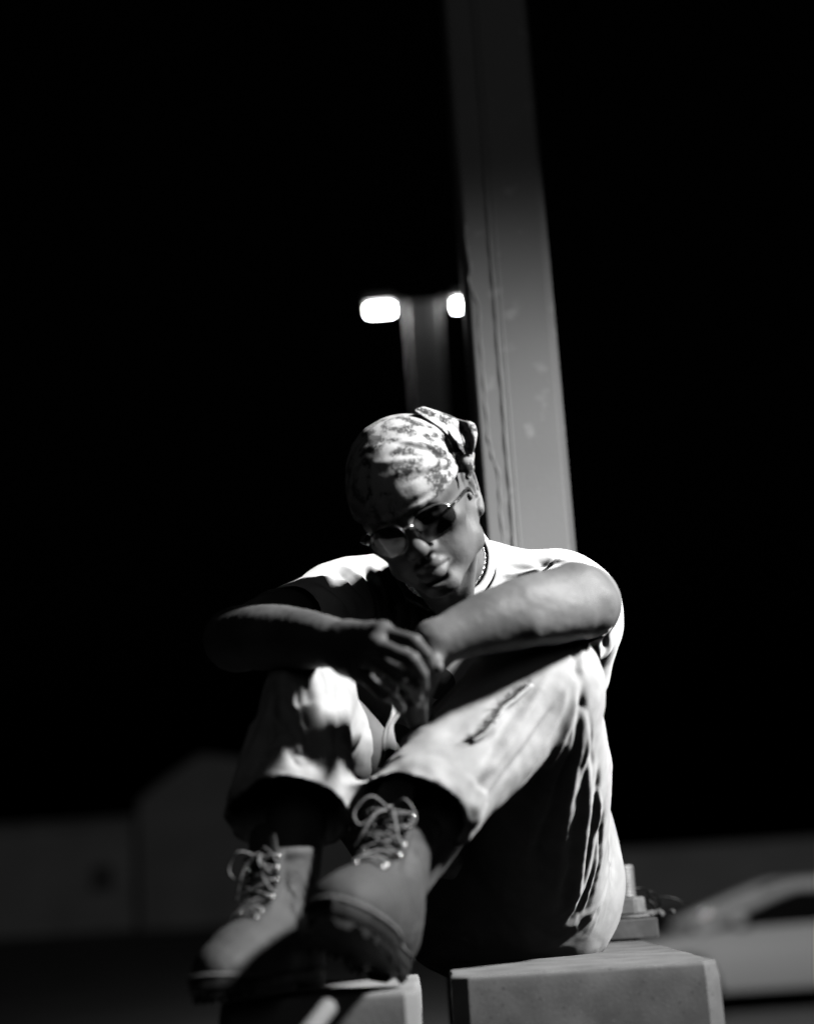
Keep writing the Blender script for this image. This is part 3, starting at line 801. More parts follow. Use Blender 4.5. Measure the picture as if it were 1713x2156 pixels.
# ribbed collar ring
ca, cb = frame_axes(nd); ring = []
for i in range(49):
    t = 2*math.pi*i/48
    c = nk+nd*.052+ca*math.cos(t)*.0725+cb*math.sin(t)*.0725
    ring.append(c)
V, Q = vol.mesh(1); N = normals(V, Q); bv = bvh_of(V, Q)
lines = []
# folds read off the photograph: (pixel polyline, width m, height m)
for pts, w, a in [
    ([(600, 1255), (680, 1250), (730, 1290)], .008, .005), ([(625, 1238), (700, 1240), (745, 1290), (755, 1320)], .007, -.006),
    ([(650, 1222), (720, 1228), (775, 1290)], .008, .005), ([(585, 1270), (660, 1275), (700, 1300)], .007, -.004),
    ([(700, 1200), (745, 1240), (765, 1310)], .007, -.006), ([(720, 1192), (770, 1240), (785, 1320)], .007, .007),
    ([(760, 1195), (792, 1250), (798, 1330)], .007, -.007), ([(780, 1190), (812, 1260), (810, 1330)], .007, .008),
    ([(800, 1200), (830, 1270), (826, 1330)], .006, -.007), ([(815, 1225), (850, 1290), (842, 1335)], .006, .007),
    ([(860, 1290), (862, 1340)], .005, -.006), ([(880, 1290), (876, 1330)], .005, .007), ([(905, 1295), (900, 1330)], .005, .005),
    ([(1045, 1180), (1090, 1195), (1150, 1190)], .009, -.004), ([(1050, 1210), (1110, 1205), (1180, 1185)], .008, .004),
    ([(1120, 1170), (1150, 1200), (1120, 1235)], .008, -.005), ([(1150, 1165), (1190, 1185), (1215, 1200)], .008, .005),
    ([(1060, 1240), (1130, 1225), (1190, 1200)], .007, -.004),
    ([(1240, 1330), (1236, 1380), (1225, 1430)], .006, -.006), ([(1255, 1320), (1255, 1370), (1240, 1420)], .006, .006),
    ([(1272, 1310), (1272, 1350), (1250, 1410)], .006, -.005), ([(1230, 1350), (1222, 1400)], .005, .005),
    ([(1250, 1450), (1262, 1560), (1270, 1680)], .008, -.006), ([(1240, 1460), (1248, 1560), (1255, 1700)], .008, .005),
    ([(1285, 1200), (1292, 1260), (1285, 1330)], .007, .003), ([(560, 1268), (620, 1280), (690, 1303)], .006, .002)]:
    lines.append((pts, w, a*1.35))
V = crease_px(V, Q, N, bv, lines)
N = normals(V, Q); V = V+N*(.0016*vnoise(V*16, 3)+.0022*vnoise(V*np.array([26, 9, 9]), 4)+.0008*vnoise(V*50, 5))[:, None]
V = lap(V, Q, .6)
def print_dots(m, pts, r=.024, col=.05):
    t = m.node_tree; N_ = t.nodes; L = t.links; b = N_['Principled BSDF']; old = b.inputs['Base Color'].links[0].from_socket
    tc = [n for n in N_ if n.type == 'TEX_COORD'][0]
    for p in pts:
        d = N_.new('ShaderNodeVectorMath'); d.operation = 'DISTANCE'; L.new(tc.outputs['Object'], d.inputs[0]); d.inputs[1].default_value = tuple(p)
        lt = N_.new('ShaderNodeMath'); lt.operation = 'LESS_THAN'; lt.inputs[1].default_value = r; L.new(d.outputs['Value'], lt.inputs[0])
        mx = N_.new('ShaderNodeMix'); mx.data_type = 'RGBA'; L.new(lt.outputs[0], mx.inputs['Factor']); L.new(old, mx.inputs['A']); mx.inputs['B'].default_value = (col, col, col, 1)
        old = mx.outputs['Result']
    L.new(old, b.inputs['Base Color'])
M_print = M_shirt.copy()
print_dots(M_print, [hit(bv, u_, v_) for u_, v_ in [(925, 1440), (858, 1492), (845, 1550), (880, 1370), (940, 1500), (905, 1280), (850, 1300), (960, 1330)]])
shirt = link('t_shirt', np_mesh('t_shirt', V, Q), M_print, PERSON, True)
bm = bmesh.new(); tube(bm, ring[:-1], [.0068+.0008*math.sin(i*.9) for i in range(48)], 10, closed=True, flat=1.3); collar = bm_obj('collar', bm, M_shirt, shirt, True)

# ---- jeans
HEM_L, HEM_R = P(606, 1718, 1.945), P(870, 1714, 1.945)
K_L, K_R = P(650, 1448, 2.09), P(1135, 1445, 2.12)
M_L, M_R = P(632, 1570, 2.01), P(1020, 1565, 2.035)
HIP_L, HIP_R = P(985, 1900, 2.52), P(1128, 1900, 2.47)
vp = [HEM_L, HEM_R, K_L, K_R, P(1300, 1700, 2.5), P(1000, 2040, 2.6), P(1280, 2000, 2.3), P(480, 1700, 1.8)]
vol = Vol(vp, .10, .0032)
vol.path([K_L+Vector((0, 0, -.006)), P(790, 1700, 2.32), HIP_L], [.048, .070, .108], 0)
vol.path([K_R, P(1150, 1620, 2.26), HIP_R], [.078, .096, .108], .045)
vol.cone(HIP_L, HIP_R, .115, .110, .05)
vol.cone(P(1130, 1885, 2.50), P(1165, 1888, 2.52), .108, .098, .05)
vol.cone(P(1178, 1740, 2.50), P(1186, 1840, 2.50), .080, .086, .05)
vol.cone(P(1010, 1790, 2.56), P(1130, 1790, 2.56), .135, .125, .05)
# lower legs with hollow cuffs, each shaped alone and then joined
cuffs = []
for kn, mid, hm, rr, tilt in ((K_L, M_L, HEM_L, (.054, .068, .079), (-FW*.75-UP*.66)), (K_R, M_R, HEM_R, (.080, .073, .069), (-FW*.78-UP*.52-RT*.30))):
    leg = Vol(vp, .10, .0032); r = rr[2]
    d = (hm-mid).normalized(); nrm = tilt.normalized()
    leg.path([kn, mid, hm, hm+d*.1], list(rr)+[r+.004], .0)
    leg.half(hm+d*.004, nrm, .003, lo=A3(hm)-.2, hi=A3(hm)+.2)
    leg.path([mid+(kn-mid)*.4, mid, hm, hm+d*.15], [rr[1]*.66, rr[1]*.84, r-.0055, r], .006, None, 'sub')
    hh = np.maximum(.04-np.abs(vol.g-leg.g), 0)/.04
    vol.g = np.minimum(vol.g, leg.g)-hh*hh*.01
    cuffs.append((hm, d, nrm, r))
V, Q = vol.mesh(1); N = normals(V, Q); bv = bvh_of(V, Q)
lines = [
    # image-right leg: long folds falling from the knee to the hem
    ([(1200, 1400), (1160, 1480), (1080, 1590), (1005, 1700), (965, 1780)], .010, .006),
    ([(1185, 1450), (1130, 1540), (1050, 1640), (985, 1730)], .008, -.008),
    ([(1170, 1400), (1110, 1500), (1060, 1580), (1000, 1650)], .008, .007),
    ([(1120, 1442), (1060, 1490), (1035, 1530), (994, 1561)], .005, .003),
    ([(1132, 1452), (1075, 1500), (1048, 1540), (1005, 1572)], .004, -.003),
    ([(1215, 1430), (1195, 1520), (1165, 1590), (1140, 1640)], .008, .008),
    ([(1225, 1440), (1215, 1530), (1190, 1600), (1160, 1680)], .007, -.010),
    # thigh: folds running down to the seat
    ([(1185, 1560), (1150, 1640), (1120, 1720), (1108, 1790)], .007, 0.0074),
    ([(1200, 1580), (1165, 1680), (1140, 1760), (1130, 1850)], .009, -0.0074),
    ([(1215, 1480), (1205, 1600), (1180, 1720), (1165, 1850)], .010, 0.0056),
    ([(1235, 1560), (1215, 1680), (1195, 1800), (1180, 1920)], .007, -0.0062),
    ([(1250, 1580), (1235, 1700), (1215, 1820), (1200, 1940)], .009, 0.0050),
    ([(1270, 1700), (1255, 1800), (1235, 1880), (1215, 1960)], .007, -0.0043),
    ([(1285, 1740), (1278, 1820), (1255, 1900), (1230, 1970)], .008, 0.0037),
    ([(1240, 1870), (1220, 1910), (1195, 1950)], .006, -0.0037), ([(1225, 1860), (1200, 1900), (1170, 1940)], .006, 0.0031),
    ([(1265, 1890), (1230, 1930), (1205, 1960)], .005, 0.0031),
    ([(1120, 1950), (1180, 1985), (1215, 1960)], .008, -0.0037), ([(1030, 1700), (1040, 1850), (1080, 1980)], .012, -0.0037),
    ([(1000, 1750), (990, 1880), (1010, 2000)], .012, 0.0037),
    ([(1205, 1350), (1212, 1390), (1208, 1430)], .005, -0.0050), ([(1222, 1352), (1226, 1390), (1222, 1425)], .004, 0.0037),
    ([(1190, 1560), (1162, 1640), (1135, 1720), (1116, 1780)], .005, 0.0062), ([(1228, 1500), (1222, 1620), (1200, 1760), (1190, 1880)], .007, 0.0062),
    ([(1258, 1620), (1250, 1720), (1228, 1840)], .006, -0.0050), ([(1100, 1470), (1040, 1570), (990, 1690)], .006, -0.0043),
    ([(1268, 1730), (1262, 1810), (1244, 1890), (1220, 1955)], .0045, -0.0037), ([(1280, 1760), (1280, 1830), (1262, 1910), (1238, 1970)], .004, 0.0031),
    ([(1252, 1640), (1262, 1720), (1258, 1800)], .005, 0.0037), ([(1240, 1600), (1244, 1700), (1236, 1800), (1216, 1890)], .0045, -0.0037),
    ([(1290, 1800), (1288, 1870), (1270, 1940)], .004, -0.0031), ([(1225, 1700), (1212, 1800), (1196, 1900)], .005, 0.0043),
    ([(1245, 1880), (1222, 1925), (1190, 1965)], .0035, 0.0025), ([(1262, 1905), (1240, 1940), (1212, 1972)], .0035, -0.0025),
    ([(1222, 1470), (1238, 1540), (1246, 1620)], .005, -0.0037), ([(1195, 1440), (1180, 1500), (1150, 1560), (1100, 1640)], .005, 0.0037),
    ([(640, 1400), (640, 1440), (655, 1500)], .006, -0.0031), ([(675, 1400), (690, 1450), (705, 1520), (700, 1590)], .005, 0.0031), ([(600, 1405), (604, 1460), (590, 1520)], .006, 0.0031),
    ([(570, 1450), (560, 1500), (540, 1560), (515, 1620)], .006, 0.0031), ([(600, 1520), (570, 1570), (530, 1640)], .006, -0.0031), ([(700, 1600), (690, 1560), (650, 1540)], .006, 0.0025),
    ([(1205, 1500), (1192, 1640), (1180, 1760), (1176, 1890)], .017, .014), ([(1238, 1520), (1230, 1660), (1220, 1790), (1204, 1930)], .012, .009),
    ([(1170, 1600), (1150, 1700), (1142, 1800)], .010, .009),
    # band across the shin of the image-right leg
    ([(1000, 1400), (930, 1480), (860, 1560), (825, 1590)], .008, .007), ([(1050, 1420), (990, 1500), (930, 1560)], .012, -.003),
    # image-left leg
    ([(655, 1400), (668, 1480), (690, 1560), (694, 1620)], .010, .006), ([(615, 1400), (622, 1470), (650, 1550), (672, 1620)], .008, -.009),
    ([(585, 1420), (595, 1460), (600, 1510)], .010, .007), ([(560, 1480), (600, 1560), (650, 1620)], .012, -.008),
    ([(540, 1510), (520, 1580), (495, 1670)], .008, .006), ([(560, 1540), (545, 1600), (520, 1650)], .007, -.006),
    ([(570, 1600), (610, 1575), (640, 1580)], .009, .006), ([(555, 1575), (590, 1550), (625, 1550)], .007, -.006),
    ([(700, 1440), (712, 1520), (700, 1600)], .009, -.006)]
V = crease_px(V, Q, N, bv, lines)
N = normals(V, Q)
# puckers along the hems
for hm, d, nrm, r in cuffs:
    dist = (V-A3(hm))@A3(nrm); m = (np.abs(dist) < .03) & (np.linalg.norm(V-A3(hm), axis=1) < r*1.5)
    X = V[m]; V[m] += N[m]*(.0035*vnoise(X*60, 11)*np.exp(-(dist[m]/.012)**2)+.004*vnoise(X*22, 12))[:, None]+A3(nrm)*(.004*vnoise(X*35, 13))[:, None]
V = V+N*(.0018*vnoise(V*12, 7)+.0014*vnoise(V*30, 8)+.0006*vnoise(V*80, 9))[:, None]
V = lap(V, Q, .5)
jeans = link('jeans', np_mesh('jeans', V, Q), M_jeans, PERSON, True)
jb = bvh_of(V, Q)
# frayed threads on the knee seam
bm = bmesh.new(); seam = smooth_path([hit(jb, u, v) for u, v in [(1120, 1440), (1085, 1470), (1060, 1490), (1040, 1520), (1018, 1545), (996, 1560)]], 14)
for p in seam:
    for _ in range(2):
        q0 = p+Vector([random.gauss(0, .0015) for _ in range(3)])
        dr = (-RT*.6+UP*.7-FW*.35).normalized(); L = random.uniform(.004, .013)
        w = Vector([random.gauss(0, .3) for _ in range(3)])
        tube(bm, [q0, q0+dr*L*.5+w*.003, q0+(dr+w*.5)*L], .0006, 4)
fr_ = bm_obj('frayed_thread', bm, M_jeans, jeans); fr_['kind'] = 'stuff'
for L in ([(1120, 1442), (1085, 1472), (1060, 1492), (1040, 1522), (1018, 1547), (994, 1562)],):
    bm = bmesh.new(); tube(bm, [p-FW*.001 for p in smooth_path([hit(jb, *q) for q in L], 5)], .0030, 8); bm_obj('seam', bm, M_jeans, jeans, True)
# shirt tail hanging between the knees
def ribbon(name, A, B, mat_, parent, th=.0022, wob=0):
    """cloth strip between two edge polylines"""
    A = smooth_path(A, 6); B = smooth_path(B, 6); n = len(A); bm = bmesh.new(); G = []
    for i in range(n):
        row = []
        for j in range(9):
            t = j/8; p = A[i].lerp(B[i], t); row.append(bm.verts.new(p-FW*(wob*math.sin(t*math.pi*2+i*.25))))
        G.append(row)
    for i in range(n-1):
        for j in range(8): bm.faces.new((G[i][j], G[i+1][j], G[i+1][j+1], G[i][j+1]))
    bmesh.ops.recalc_face_normals(bm, faces=bm.faces)
    o = bm_obj(name, bm, mat_, parent, True); s = o.modifiers.new('thick', 'SOLIDIFY'); s.thickness = th
    s = o.modifiers.new('sub', 'SUBSURF'); s.levels = 1; s.render_levels = 1
    return o
ribbon('shirt_tail', [P(818, 1468, 2.10), P(822, 1500, 2.10), P(806, 1540, 2.09), P(800, 1590, 2.08), P(792, 1620, 2.08)],
       [P(846, 1472, 2.12), P(842, 1500, 2.12), P(826, 1530, 2.12), P(835, 1580, 2.12), P(838, 1600, 2.12)], M_shirt, shirt, wob=.006)
# ---- bandana
sk = dict(c=(0, -.008, .022), r=(.075, .096, .084))
vol = Vol([H(-.1, -.13, -.08), H(.1, .12, .13), H(-.1, .12, -.08), H(.1, -.13, .13), H(.11, 0, 0), H(-.11, 0, 0)], .03, .0018)
TH = .0065
vol.ell(H(*sk['c']), np.array(sk['r'])*HS+TH, HM, 0)
vol.ell(H(0, .030, .012), np.array((.066, .064, .066))*HS+TH, HM, .03)
vol.ell(H(0, -.045, .055), np.array((.062, .058, .046))*HS+TH, HM, .03)     # slack cloth at the crown
vol.half(H(0, .090, .004), list(-HU*.985-HF*.20), .004)
# hollow inside
vol.ell(H(*sk['c']), np.array(sk['r'])*HS+.0015, HM, .002, 'sub')
vol.ell(H(0, .030, .012), np.array((.066, .064, .066))*HS+.0015, HM, .002, 'sub')
V, Q = vol.mesh(1); N = normals(V, Q); bv = bvh_of(V, Q)
KNOT = hit(bv, 976, 972)
lines = []
for (u, v), w, a in [((905, 1052), .0045, .0028), ((935, 1046), .004, .0022), ((870, 1050), .005, .0028), ((850, 1020), .004, -.0022), ((830, 1000), .006, .0030),
                     ((820, 960), .005, -.0025), ((840, 930), .006, .0032), ((860, 905), .004, -.0025), ((890, 890), .005, .0030), ((925, 890), .004, -.0025),
                     ((890, 1010), .003, -.0022), ((900, 980), .0035, .0024), ((905, 950), .003, -.0024), ((915, 1020), .003, .0018), ((780, 980), .006, .0020), ((790, 930), .006, -.0018)]:
    lines.append(([(976, 972), ((976+u)/2+4, (972+v)/2-5), (u, v)], w*.85, a*1.35))
lines.append(([(700, 1080), (800, 1097), (880, 1062), (940, 1030)], .0030, .0022))
V = crease_px(V, Q, N, bv, lines)
N = normals(V, Q); V = V+N*(.0012*vnoise(V*30, 21)+.0007*vnoise(V*70, 22))[:, None]; V = lap(V, Q, .4)
def bandana_mat():
    m = bpy.data.materials.new('paisley_cotton'); m.use_nodes = True; t = m.node_tree; Nn = t.nodes; L = t.links
    b = Nn['Principled BSDF']; b.inputs['Roughness'].default_value = .85; b.inputs['Sheen Weight'].default_value = .2
    tc = Nn.new('ShaderNodeTexCoord')
    n1 = Nn.new('ShaderNodeTexNoise'); n1.inputs['Scale'].default_value = 30; n1.inputs['Detail'].default_value = 2; L.new(tc.outputs['Object'], n1.inputs['Vector'])
    mx = Nn.new('ShaderNodeMix'); mx.data_type = 'VECTOR'; mx.inputs['Factor'].default_value = .035
    L.new(tc.outputs['Object'], mx.inputs['A']); L.new(n1.outputs['Color'], mx.inputs['B'])
    # big motifs
    v1 = Nn.new('ShaderNodeTexVoronoi'); v1.inputs['Scale'].default_value = 17; L.new(mx.outputs['Result'], v1.inputs['Vector'])
    sn = Nn.new('ShaderNodeMath'); sn.operation = 'MULTIPLY'; sn.inputs[1].default_value = 15; L.new(v1.outputs['Distance'], sn.inputs[0])
    s2 = Nn.new('ShaderNodeMath'); s2.operation = 'SINE'; L.new(sn.outputs[0], s2.inputs[0])
    # flower dots
    v2 = Nn.new('ShaderNodeTexVoronoi'); v2.inputs['Scale'].default_value = 230; L.new(tc.outputs['Object'], v2.inputs['Vector'])
    d2 = Nn.new('ShaderNodeMath'); d2.operation = 'GREATER_THAN'; d2.inputs[1].default_value = .42; L.new(v2.outputs['Distance'], d2.inputs[0])
    # where dark print dominates
    n2 = Nn.new('ShaderNodeTexNoise'); n2.inputs['Scale'].default_value = 34; n2.inputs['Detail'].default_value = 5; n2.inputs['Roughness'].default_value = .68; L.new(tc.outputs['Object'], n2.inputs['Vector'])
    a = Nn.new('ShaderNodeMath'); a.operation = 'MULTIPLY'; a.inputs[1].default_value = .10; L.new(s2.outputs[0], a.inputs[0])
    ad = Nn.new('ShaderNodeMath'); ad.operation = 'ADD'; L.new(n2.outputs['Fac'], ad.inputs[0]); L.new(a.outputs[0], ad.inputs[1])
    d3 = Nn.new('ShaderNodeMath'); d3.operation = 'MULTIPLY'; d3.inputs[1].default_value = .09; L.new(d2.outputs[0], d3.inputs[0])
    ad2 = Nn.new('ShaderNodeMath'); ad2.operation = 'SUBTRACT'; L.new(ad.outputs[0], ad2.inputs[0]); L.new(d3.outputs[0], ad2.inputs[1])
    cr = Nn.new('ShaderNodeValToRGB'); e = cr.color_ramp.elements
    e[0].position = .33; e[0].color = (.05, .05, .05, 1); e[1].position = .52; e[1].color = (.60, .60, .60, 1)
    e2 = cr.color_ramp.elements.new(.41); e2.color = (.42, .42, .42, 1)
    L.new(ad2.outputs[0], cr.inputs[0]); L.new(cr.outputs[0], b.inputs['Base Color'])
    n3 = Nn.new('ShaderNodeTexNoise'); n3.inputs['Scale'].default_value = 600; L.new(tc.outputs['Object'], n3.inputs['Vector'])
    bp = Nn.new('ShaderNodeBump'); bp.inputs['Distance'].default_value = .0005; L.new(n3.outputs['Fac'], bp.inputs['Height']); L.new(bp.outputs[0], b.inputs['Normal'])
    return m
M_band = bandana_mat()
band = link('bandana', np_mesh('bandana', V, Q), M_band, PERSON, True)
kd = proj(KNOT)[2]
kv = Vol([KNOT], .06, .0015)
K0 = P(979, 976, kd-.010)
kv.ell(K0, (.011, .008, .012), [list(RT), list(FW), list((UP*.9-RT*.3).normalized())], 0)
for (u1, v1), (u2, v2), r1, r2 in [((985, 975), (990, 958), .008, .006), ((972, 985), (984, 966), .004, .006), ((960, 990), (980, 980), .005, .006), ((955, 975), (980, 975), .0055, .007), ((965, 960), (982, 968), .006, .006), ((990, 985), (984, 1005), .006, .004)]:
    kv.cone(P(u1, v1, kd-.006), P(u2, v2, kd-.008), r1, r2, .003)
V, Q = kv.mesh(1); knot = link('knot', np_mesh('knot', V, Q), M_band, band, True)
ribbon('bandana_tail', [P(985, 962, kd-.008), P(972, 930, kd), P(964, 905, kd+.01), P(966, 882, kd+.02)],
       [P(994, 962, kd-.012), P(1002, 935, kd-.012), P(1003, 912, kd-.002), P(998, 893, kd+.005)], M_band, band, .003, .006)
ribbon('bandana_tail', [P(984, 966, kd-.004), P(960, 935, kd+.01), P(925, 898, kd+.02), P(872, 862, kd+.02)],
       [P(990, 958, kd+.02), P(984, 905, kd+.04), P(960, 878, kd+.06), P(890, 853, kd+.05)], M_band, band, .003, .005)

# ---- sunglasses
gl = empty('sunglasses', Vector(H(0, .11, -.02)), None)
gl.parent = PERSON; gl.location = Vector(H(0, .11, -.02))-PERSON.location
def lens_glass():
    m = bpy.data.materials.new('smoked_glass'); m.use_nodes = True; t = m.node_tree; N = t.nodes; L = t.links
    N.remove(N['Principled BSDF'])
    tr = N.new('ShaderNodeBsdfTransparent'); tr.inputs[0].default_value = (.42, .42, .42, 1)
    gs = N.new('ShaderNodeBsdfGlossy'); gs.inputs['Roughness'].default_value = .02; gs.inputs['Color'].default_value = (1, 1, 1, 1)
    fr = N.new('ShaderNodeFresnel'); fr.inputs['IOR'].default_value = 1.6
    mx = N.new('ShaderNodeMixShader'); L.new(fr.outputs[0], mx.inputs[0]); L.new(tr.outputs[0], mx.inputs[1]); L.new(gs.outputs[0], mx.inputs[2])
    L.new(mx.outputs[0], N['Material Output'].inputs[0]); return m
M_lens = lens_glass()
GZ, GY = -.020, .113
def lens_pt(sx, a, b):
    """a,b in -1..1 over the lens; wrapped face form"""
    x = .0355+a*.0285; z = GZ+b*(.0215-.0018*a)
    y = GY-.0000-5.2*x*x-3.0*(b*.021)**2 - .10*(b*.021)
    return H(sx*x, y, z)
for sx in (1, -1):
    bm = bmesh.new(); c = bm.verts.new(lens_pt(sx, 0, 0)); rings = []
    n = 72
    for k in range(1, 7):
        rr = k/6; ring = []
        for i in range(n):
            t = 2*math.pi*i/n; ca_, sa_ = math.cos(t), math.sin(t)
            p = 2/2.35; aa = math.copysign(abs(ca_)**p, ca_); bb = math.copysign(abs(sa_)**p, sa_)
            ring.append(bm.verts.new(lens_pt(sx, aa*rr, bb*rr)))
        rings.append(ring)
    for i in range(n): bm.faces.new((c, rings[0][i], rings[0][(i+1) % n]))
    for A, B in zip(rings, rings[1:]):
        for i in range(n): bm.faces.new((A[i], B[i], B[(i+1) % n], A[(i+1) % n]))
    rim = [v.co.copy() for v in rings[-1]]
    ln = bm_obj('lens', bm, M_lens, gl, True); s = ln.modifiers.new('thick', 'SOLIDIFY'); s.thickness = .0016
    bm = bmesh.new(); tube(bm, rim, .0007, 8, closed=True); bm_obj('rim', bm, M_chain, gl, True)
    # hinge, temple arm, nose pad
    h0 = lens_pt(sx, 1, .35); h1 = H(sx*.0745, GY-.036, GZ+.009)
    bm = bmesh.new(); tube(bm, smooth_path([h0, H(sx*.0690, GY-.022, GZ+.0095), h1, H(sx*.0790, GY-.070, GZ+.006), H(sx*.0800, GY-.108, GZ+.001), H(sx*.078, GY-.130, GZ-.016)], 6), [.0014]*8+[.0020]*23, 8, flat=1.0)
    bm_obj('temple_arm', bm, M_black, gl, True)
    bm = bmesh.new(); bmesh.ops.create_uvsphere(bm, u_segments=16, v_segments=10, radius=.0032, matrix=Matrix.Translation(h0)); tube(bm, [h0, H(sx*.0690, GY-.022, GZ+.0095), h1], .0022, 8)
    bm_obj('hinge', bm, M_chain, gl, True)
    bm = bmesh.new(); bmesh.ops.create_uvsphere(bm, u_segments=12, v_segments=8, radius=.0035, matrix=Matrix.Translation(H(sx*.0105, GY-.010, GZ-.006))); bm_obj('nose_pad', bm, M_chain, gl, True)
bm = bmesh.new(); tube(bm, smooth_path([lens_pt(-1, -.95, .35), H(-.004, GY+.003, GZ+.011), H(.004, GY+.003, GZ+.011), lens_pt(1, -.95, .35)], 5), .0012, 8); bm_obj('bridge', bm, M_chain, gl, True)


# ---- rope chain round the neck
sb = bvh_of(*[np.array(x) for x in ([list(v.co+PERSON.location*0) for v in body.data.vertices], [list(p.vertices) for p in body.data.polygons])])
sb2 = bvh_of([v.co[:] for v in shirt.data.vertices], [tuple(p.vertices) for p in shirt.data.polygons])
def front_hit(u, v):
    r = ray(u, v).normalized(); best = None
    for b_ in (sb, sb2):
        h = b_.ray_cast(EYE, r)
        if h[0] is not None:
            dd = (h[0]-EYE).length
            if best is None or dd < best[1]: best = (h[0], dd)
    return best[0] if best else P(u, v, 2.36)
pts = [nk+nd*.060+ca*math.cos(t)*.0625+cb*math.sin(t)*.0625 for t in np.linspace(0, 2*math.pi, 25)]
sp = smooth_path(pts, 12); bm = bmesh.new(); acc = 0; last = sp[0]; k = 0
for i in range(1, len(sp)):
    seg = sp[i]-sp[i-1]; t = seg.normalized() if seg.length > 0 else Vector((0, 0, 1)); acc += seg.length
    while acc > .0043:
        acc -= .0043; c = sp[i]-t*acc; a, b_ = frame_axes(t, FW)
        ang = .75 if k % 2 else -.75; k += 1
        ax = (t*math.cos(ang)+a*math.sin(ang)).normalized(); o2 = ax.cross(FW).normalized()
        loop = [c+ax*math.cos(s)*.0040+o2*math.sin(s)*.0024 for s in np.linspace(0, 2*math.pi, 11)[:-1]]
        tube(bm, loop, .0010, 5, closed=True)
bm_obj('necklace', bm, M_chain, PERSON, True)

